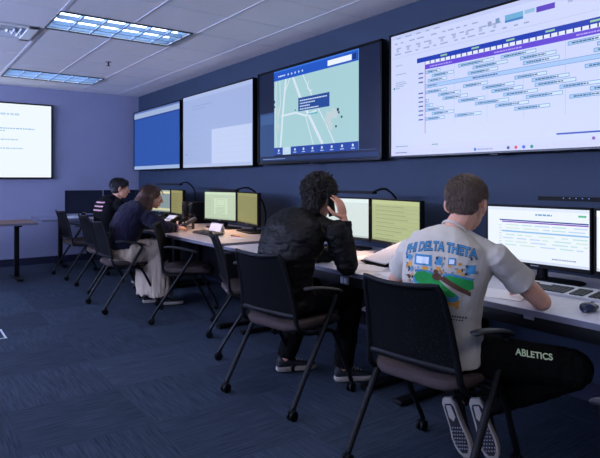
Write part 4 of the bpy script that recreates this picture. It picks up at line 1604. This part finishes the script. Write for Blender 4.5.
ell(bm, hc + u * .042 - f * .02, (r, f, u), (.081, .104, .092), 24, 16)
ell(bm, hc - u * .025 - f * .045, (r, f, u), (.076, .064, .06))
ell(bm, hc - u * .065 - f * .055, (r, f, u), (.06, .04, .045))
rn = random.Random(12)
for k in range(150):
    z = rn.uniform(-.45, 1); th = rn.uniform(0, 2 * PI)
    q = V((math.sqrt(1 - z * z) * math.cos(th), math.sqrt(1 - z * z) * math.sin(th), z))
    if q.y > .6 and q.z < .3:
        continue
    p = hc + u * .042 - f * .02 + r * (q.x * .08) + f * (q.y * .1) + u * (q.z * .09)
    nn = (p - hc).normalized()
    w = V((rn.uniform(-1, 1), rn.uniform(-1, 1), rn.uniform(-1, 1))) * .016
    chain(bm, [p, p + nn * .014 + w, p + nn * rn.uniform(.014, .026) + w * 1.4], [.011, .008, .003], 8)
bm = fuse(bm, .004, 1)
strands(bm, hc - u * .05 - f * .055, (r, f, u), (.066, .052, .06), 400, .03, lambda q: (rn.uniform(-.5, .5), 0, -1), seed=16, cond=lambda q: q.y < .2, lift=.3, w=.002)
strands(bm, hc + u * .042 - f * .02, (r, f, u), (.09, .112, .1), 900, .045, lambda q: (rn.uniform(-1, 1), rn.uniform(-1, 1), rn.uniform(-.8, .6)), seed=6, cond=lambda q: q.z > -.5 and not (q.y > .5 and q.z < .2), lift=.5, w=.0022)
S2['put']('hair', bm, M['hair2'])
# phone in the raised hand
hp = V((2.09, 2.562, 1.15))
t = thing('mobile_phone', 'dark phone held to the ear by the person in the black jacket', 'phone', hp)
dz = V((-.1, .05, .99)).normalized(); nn = V((-.35, .93, -.1)); nn = (nn - dz * nn.dot(dz)).normalized(); ll = dz.cross(nn)
R = Matrix((ll, nn, dz)).transposed()
bm = NB(); box(bm, (0, 0, 0), (.07, .011, .145), R, .004); obj('case', bm, M['black'], t)
bm = NB(); box(bm, nn * .006, (.064, .001, .135), R); obj('screen', bm, M['gloss'], t)

# ---- person 3: woman in navy sweater and long beige skirt, writing
S3 = dict(spine=[(1.87, 5.63, .545), (1.86, 5.63, .63), (1.855, 5.62, .74), (1.895, 5.60, .86), (1.975, 5.58, .945), (2.055, 5.565, .99)],
          sh=[(2.0, 5.76, .905), (2.03, 5.39, .905)], head=(2.125, 5.54, 1.108), face=(.95, -.26, -.16), hipang=math.radians(-8), hem=.16,
          elbow=[(2.08, 5.87, .82), (2.14, 5.30, .815)], wrist=[(2.24, 5.74, .79), (2.30, 5.32, .795)],
          hand=[((.9, -.4, 0), (0, 0, -1), .3), ((.95, .2, .0), (0, .25, -1), .5)],
          hip=[(1.86, 5.72, .55), (1.86, 5.54, .55)], knee=[(2.12, 5.70, .55), (2.13, 5.46, .55)],
          ankle=[(2.10, 5.60, .085), (2.17, 5.42, .085)], toe=[(.95, -.25, 0), (.93, -.35, 0)], solen=[(0, 0, 1), (0, 0, 1)],
          skin=M['skin'], female=True, neck=.85, top='sweater', topmat=M['sweater'], topgrow=.03, sleeve='long', sleeve_r=(.08, .068, .048), cuffmat=M['cuff'],
          wr=(.014, 8, (1, 1, .7), 9.0), skirt=True, legmat=M['skirt'], solemat=M['sole'], shoemat=M['shoe'], collar=(.06, .012, .0), voxel=.006)
P3 = person('woman in a navy sweater and long beige skirt, bent over writing', S3)
f, r, u = S3['ax']
hc = V(S3['head'])
bm = NB()
ell(bm, hc + u * .036 - f * .02, (r, f, u), (.08, .095, .086), 24, 16)
for s in (-1, 1):
    chain(bm, [hc + u * .05 + r * (s * .058) - f * .005, hc - u * .03 + r * (s * .076) - f * .03, hc - V((.05, 0, .1)) + r * (s * .082), hc - V((.08, 0, .15)) + r * (s * .08)], [.034, .036, .04, .022])
chain(bm, [hc - f * .06 + u * .02, hc - f * .085 - u * .05, hc - f * .09 - V((.03, 0, .1)), hc - f * .09 - V((.05, 0, .14))], [.08, .082, .075, .04])
bm = fuse(bm, .005, 3)
wrinkle(bm, .008, 30, (1.5, 1.5, .3), 1.0)
strands(bm, hc + u * .036 - f * .02, (r, f, u), (.083, .1, .09), 500, .075, lambda q: (q.x * .3, -.35, -1), seed=31, cond=lambda q: not (q.y > .15 and q.z < .6), w=.0024, lift=.03)
strands(bm, hc - f * .05 - V((.02, 0, .06)), (r, f, u), (.115, .085, .1), 500, .08, lambda q: (0, -.3, -1), seed=32, cond=lambda q: q.y < .35 and q.z < .8, w=.0026, lift=.03)
S3['put']('hair', bm, M['hair3'])
pen('pen in the writing hand of the woman in navy', (.0, .01, .11), (.045, -.01, .005), M['dkgrey'], (2.385, 5.335, DA))

# ---- person 4: far person in black
S4 = dict(spine=[(2.0, 6.62, .545), (1.985, 6.615, .63), (1.97, 6.61, .77), (1.975, 6.60, .92), (2.02, 6.59, 1.0), (2.07, 6.58, 1.07)],
          sh=[(2.02, 6.79, .995), (2.06, 6.39, .995)], head=(2.12, 6.565, 1.185), face=(.97, -.22, -.1), hipang=0.0,
          elbow=[(2.2, 6.88, .80), (2.2, 6.34, .81)], wrist=[(2.42, 6.75, .79), (2.43, 6.42, .79)],
          hand=[((.9, -.3, 0), (0, 0, -1), .3), ((.95, .2, .0), (0, 0, -1), .3)],
          hip=[(2.01, 6.71, .55), (2.01, 6.53, .55)], knee=[(2.4, 6.74, .56), (2.4, 6.48, .56)],
          ankle=[(2.38, 6.74, .085), (2.38, 6.46, .085)], toe=[(1, 0, 0), (1, -.1, 0)], solen=[(0, 0, 1), (0, 0, 1)],
          skin=M['skin'], top='shirt', topmat=M['blackshirt'], topgrow=.014, sleeve='long', sleeve_r=(.072, .06, .045), wr=(.01, 9, (1, 1, .6), 4.0),
          legmat=M['pants'], solemat=M['sole'], shoemat=M['shoe'], collar=(.064, .014, .0), voxel=.006)
P4 = person('farthest seated person, short dark hair and black shirt, in side view', S4)
f, r, u = S4['ax']
hc = V(S4['head'])
bm = NB()
ell(bm, hc + u * .04 - f * .018, (r, f, u), (.08, .099, .086), 24, 16)
ell(bm, hc - u * .02 - f * .045, (r, f, u), (.069, .06, .055))
ell(bm, hc + u * .08 + f * .04, (r, f, u), (.06, .055, .035))
bm = fuse(bm, .005, 3)
strands(bm, hc + u * .04 - f * .018, (r, f, u), (.08, .099, .086), 500, .04, lambda q: (q.x, q.y, -.6), seed=8, cond=lambda q: q.z > -.3 and not (q.y > .55 and q.z < .2), w=.002)
S4['put']('hair', bm, M['hair4'])
# pale striped print on the back of the shirt
sh4 = [o for o in P4.children if o.name.startswith('shirt')][0]
bv = BVHTree.FromPolygons([v.co.copy() for v in sh4.data.vertices], [p.vertices[:] for p in sh4.data.polygons])
b4 = V((P4.location.x, P4.location.y, 0))
PC = V((1.97, 6.59, .99)) - b4
rr_, ff_ = V((.08, -.99, 0)).normalized(), V((.99, .08, 0)).normalized()
print_poly([R4(-.14, -.06 + .045 * k, .26, .016) for k in range(3)], M['inkpink'], 'back_print', .002, sh4)
join_art('back_print', sh4)

# ------------------------------------------------------------------ unseen lights, added fill lights among them
def area(name, loc, rot, sx, sy, power, rgb):
    l = bpy.data.lights.new(name, 'AREA')
    l.shape = 'RECTANGLE'
    l.size, l.size_y = sx, sy
    l.energy = power
    l.color = rgb
    o = bpy.data.objects.new(name, l)
    COL.objects.link(o)
    o.location = loc
    o.rotation_euler = rot
    return o
# cool fill lights added along the unseen left wall
for y in (-1.5, 1.4, 4.3, 7.2):
    area('left_fill_light', (XL + .03, y, 1.55), (0, -PI / 2, 0), 1.7, 2.2, 2.5, (.5, .62, 1.0))
# uplights added out of view on the left to brighten the ceiling
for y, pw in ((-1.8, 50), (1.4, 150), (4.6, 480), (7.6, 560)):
    area('ceiling_fill_light', (XL + .35, y, 1.9), (0, PI + .5, 0), .3, 2.8, pw, (.53, .62, 1.0))
# lit troffers over the part of the room behind the camera
for x, y in lights_at[2:]:
    if y < 3:
        area('troffer_light', (x + LW / 2, y + LH / 2, ZC - .02), (0, 0, 0), LW * .95, LH * .9, 11, (1.0, .88, .76))

# ------------------------------------------------------------------ camera, world, view
cam = bpy.data.cameras.new('camera')
cam.sensor_fit = 'HORIZONTAL'
cam.sensor_width = 36
cam.lens = 551 / 600 * 36
cam.shift_y = -50 / 600
cam.clip_start = .05
co = bpy.data.objects.new('camera', cam)
COL.objects.link(co)
co.location = (0, 0, 1.3)
co.rotation_euler = (PI / 2, 0, -math.radians(35.98))
SC.camera = co

w = bpy.data.worlds.new('world')
SC.world = w
w.use_nodes = True
w.node_tree.nodes['Background'].inputs['Color'].default_value = (.25, .3, .5, 1)
w.node_tree.nodes['Background'].inputs['Strength'].default_value = .05

SC.view_settings.view_transform = 'Standard'
SC.view_settings.look = 'None'
SC.view_settings.gamma = 1
SC.view_settings.use_curve_mapping = False
SC.view_settings.exposure = 0.0
SC.cycles.use_denoising = True
SC.cycles.max_bounces = 8
SC.cycles.diffuse_bounces = 5
SC.cycles.sample_clamp_indirect = 6
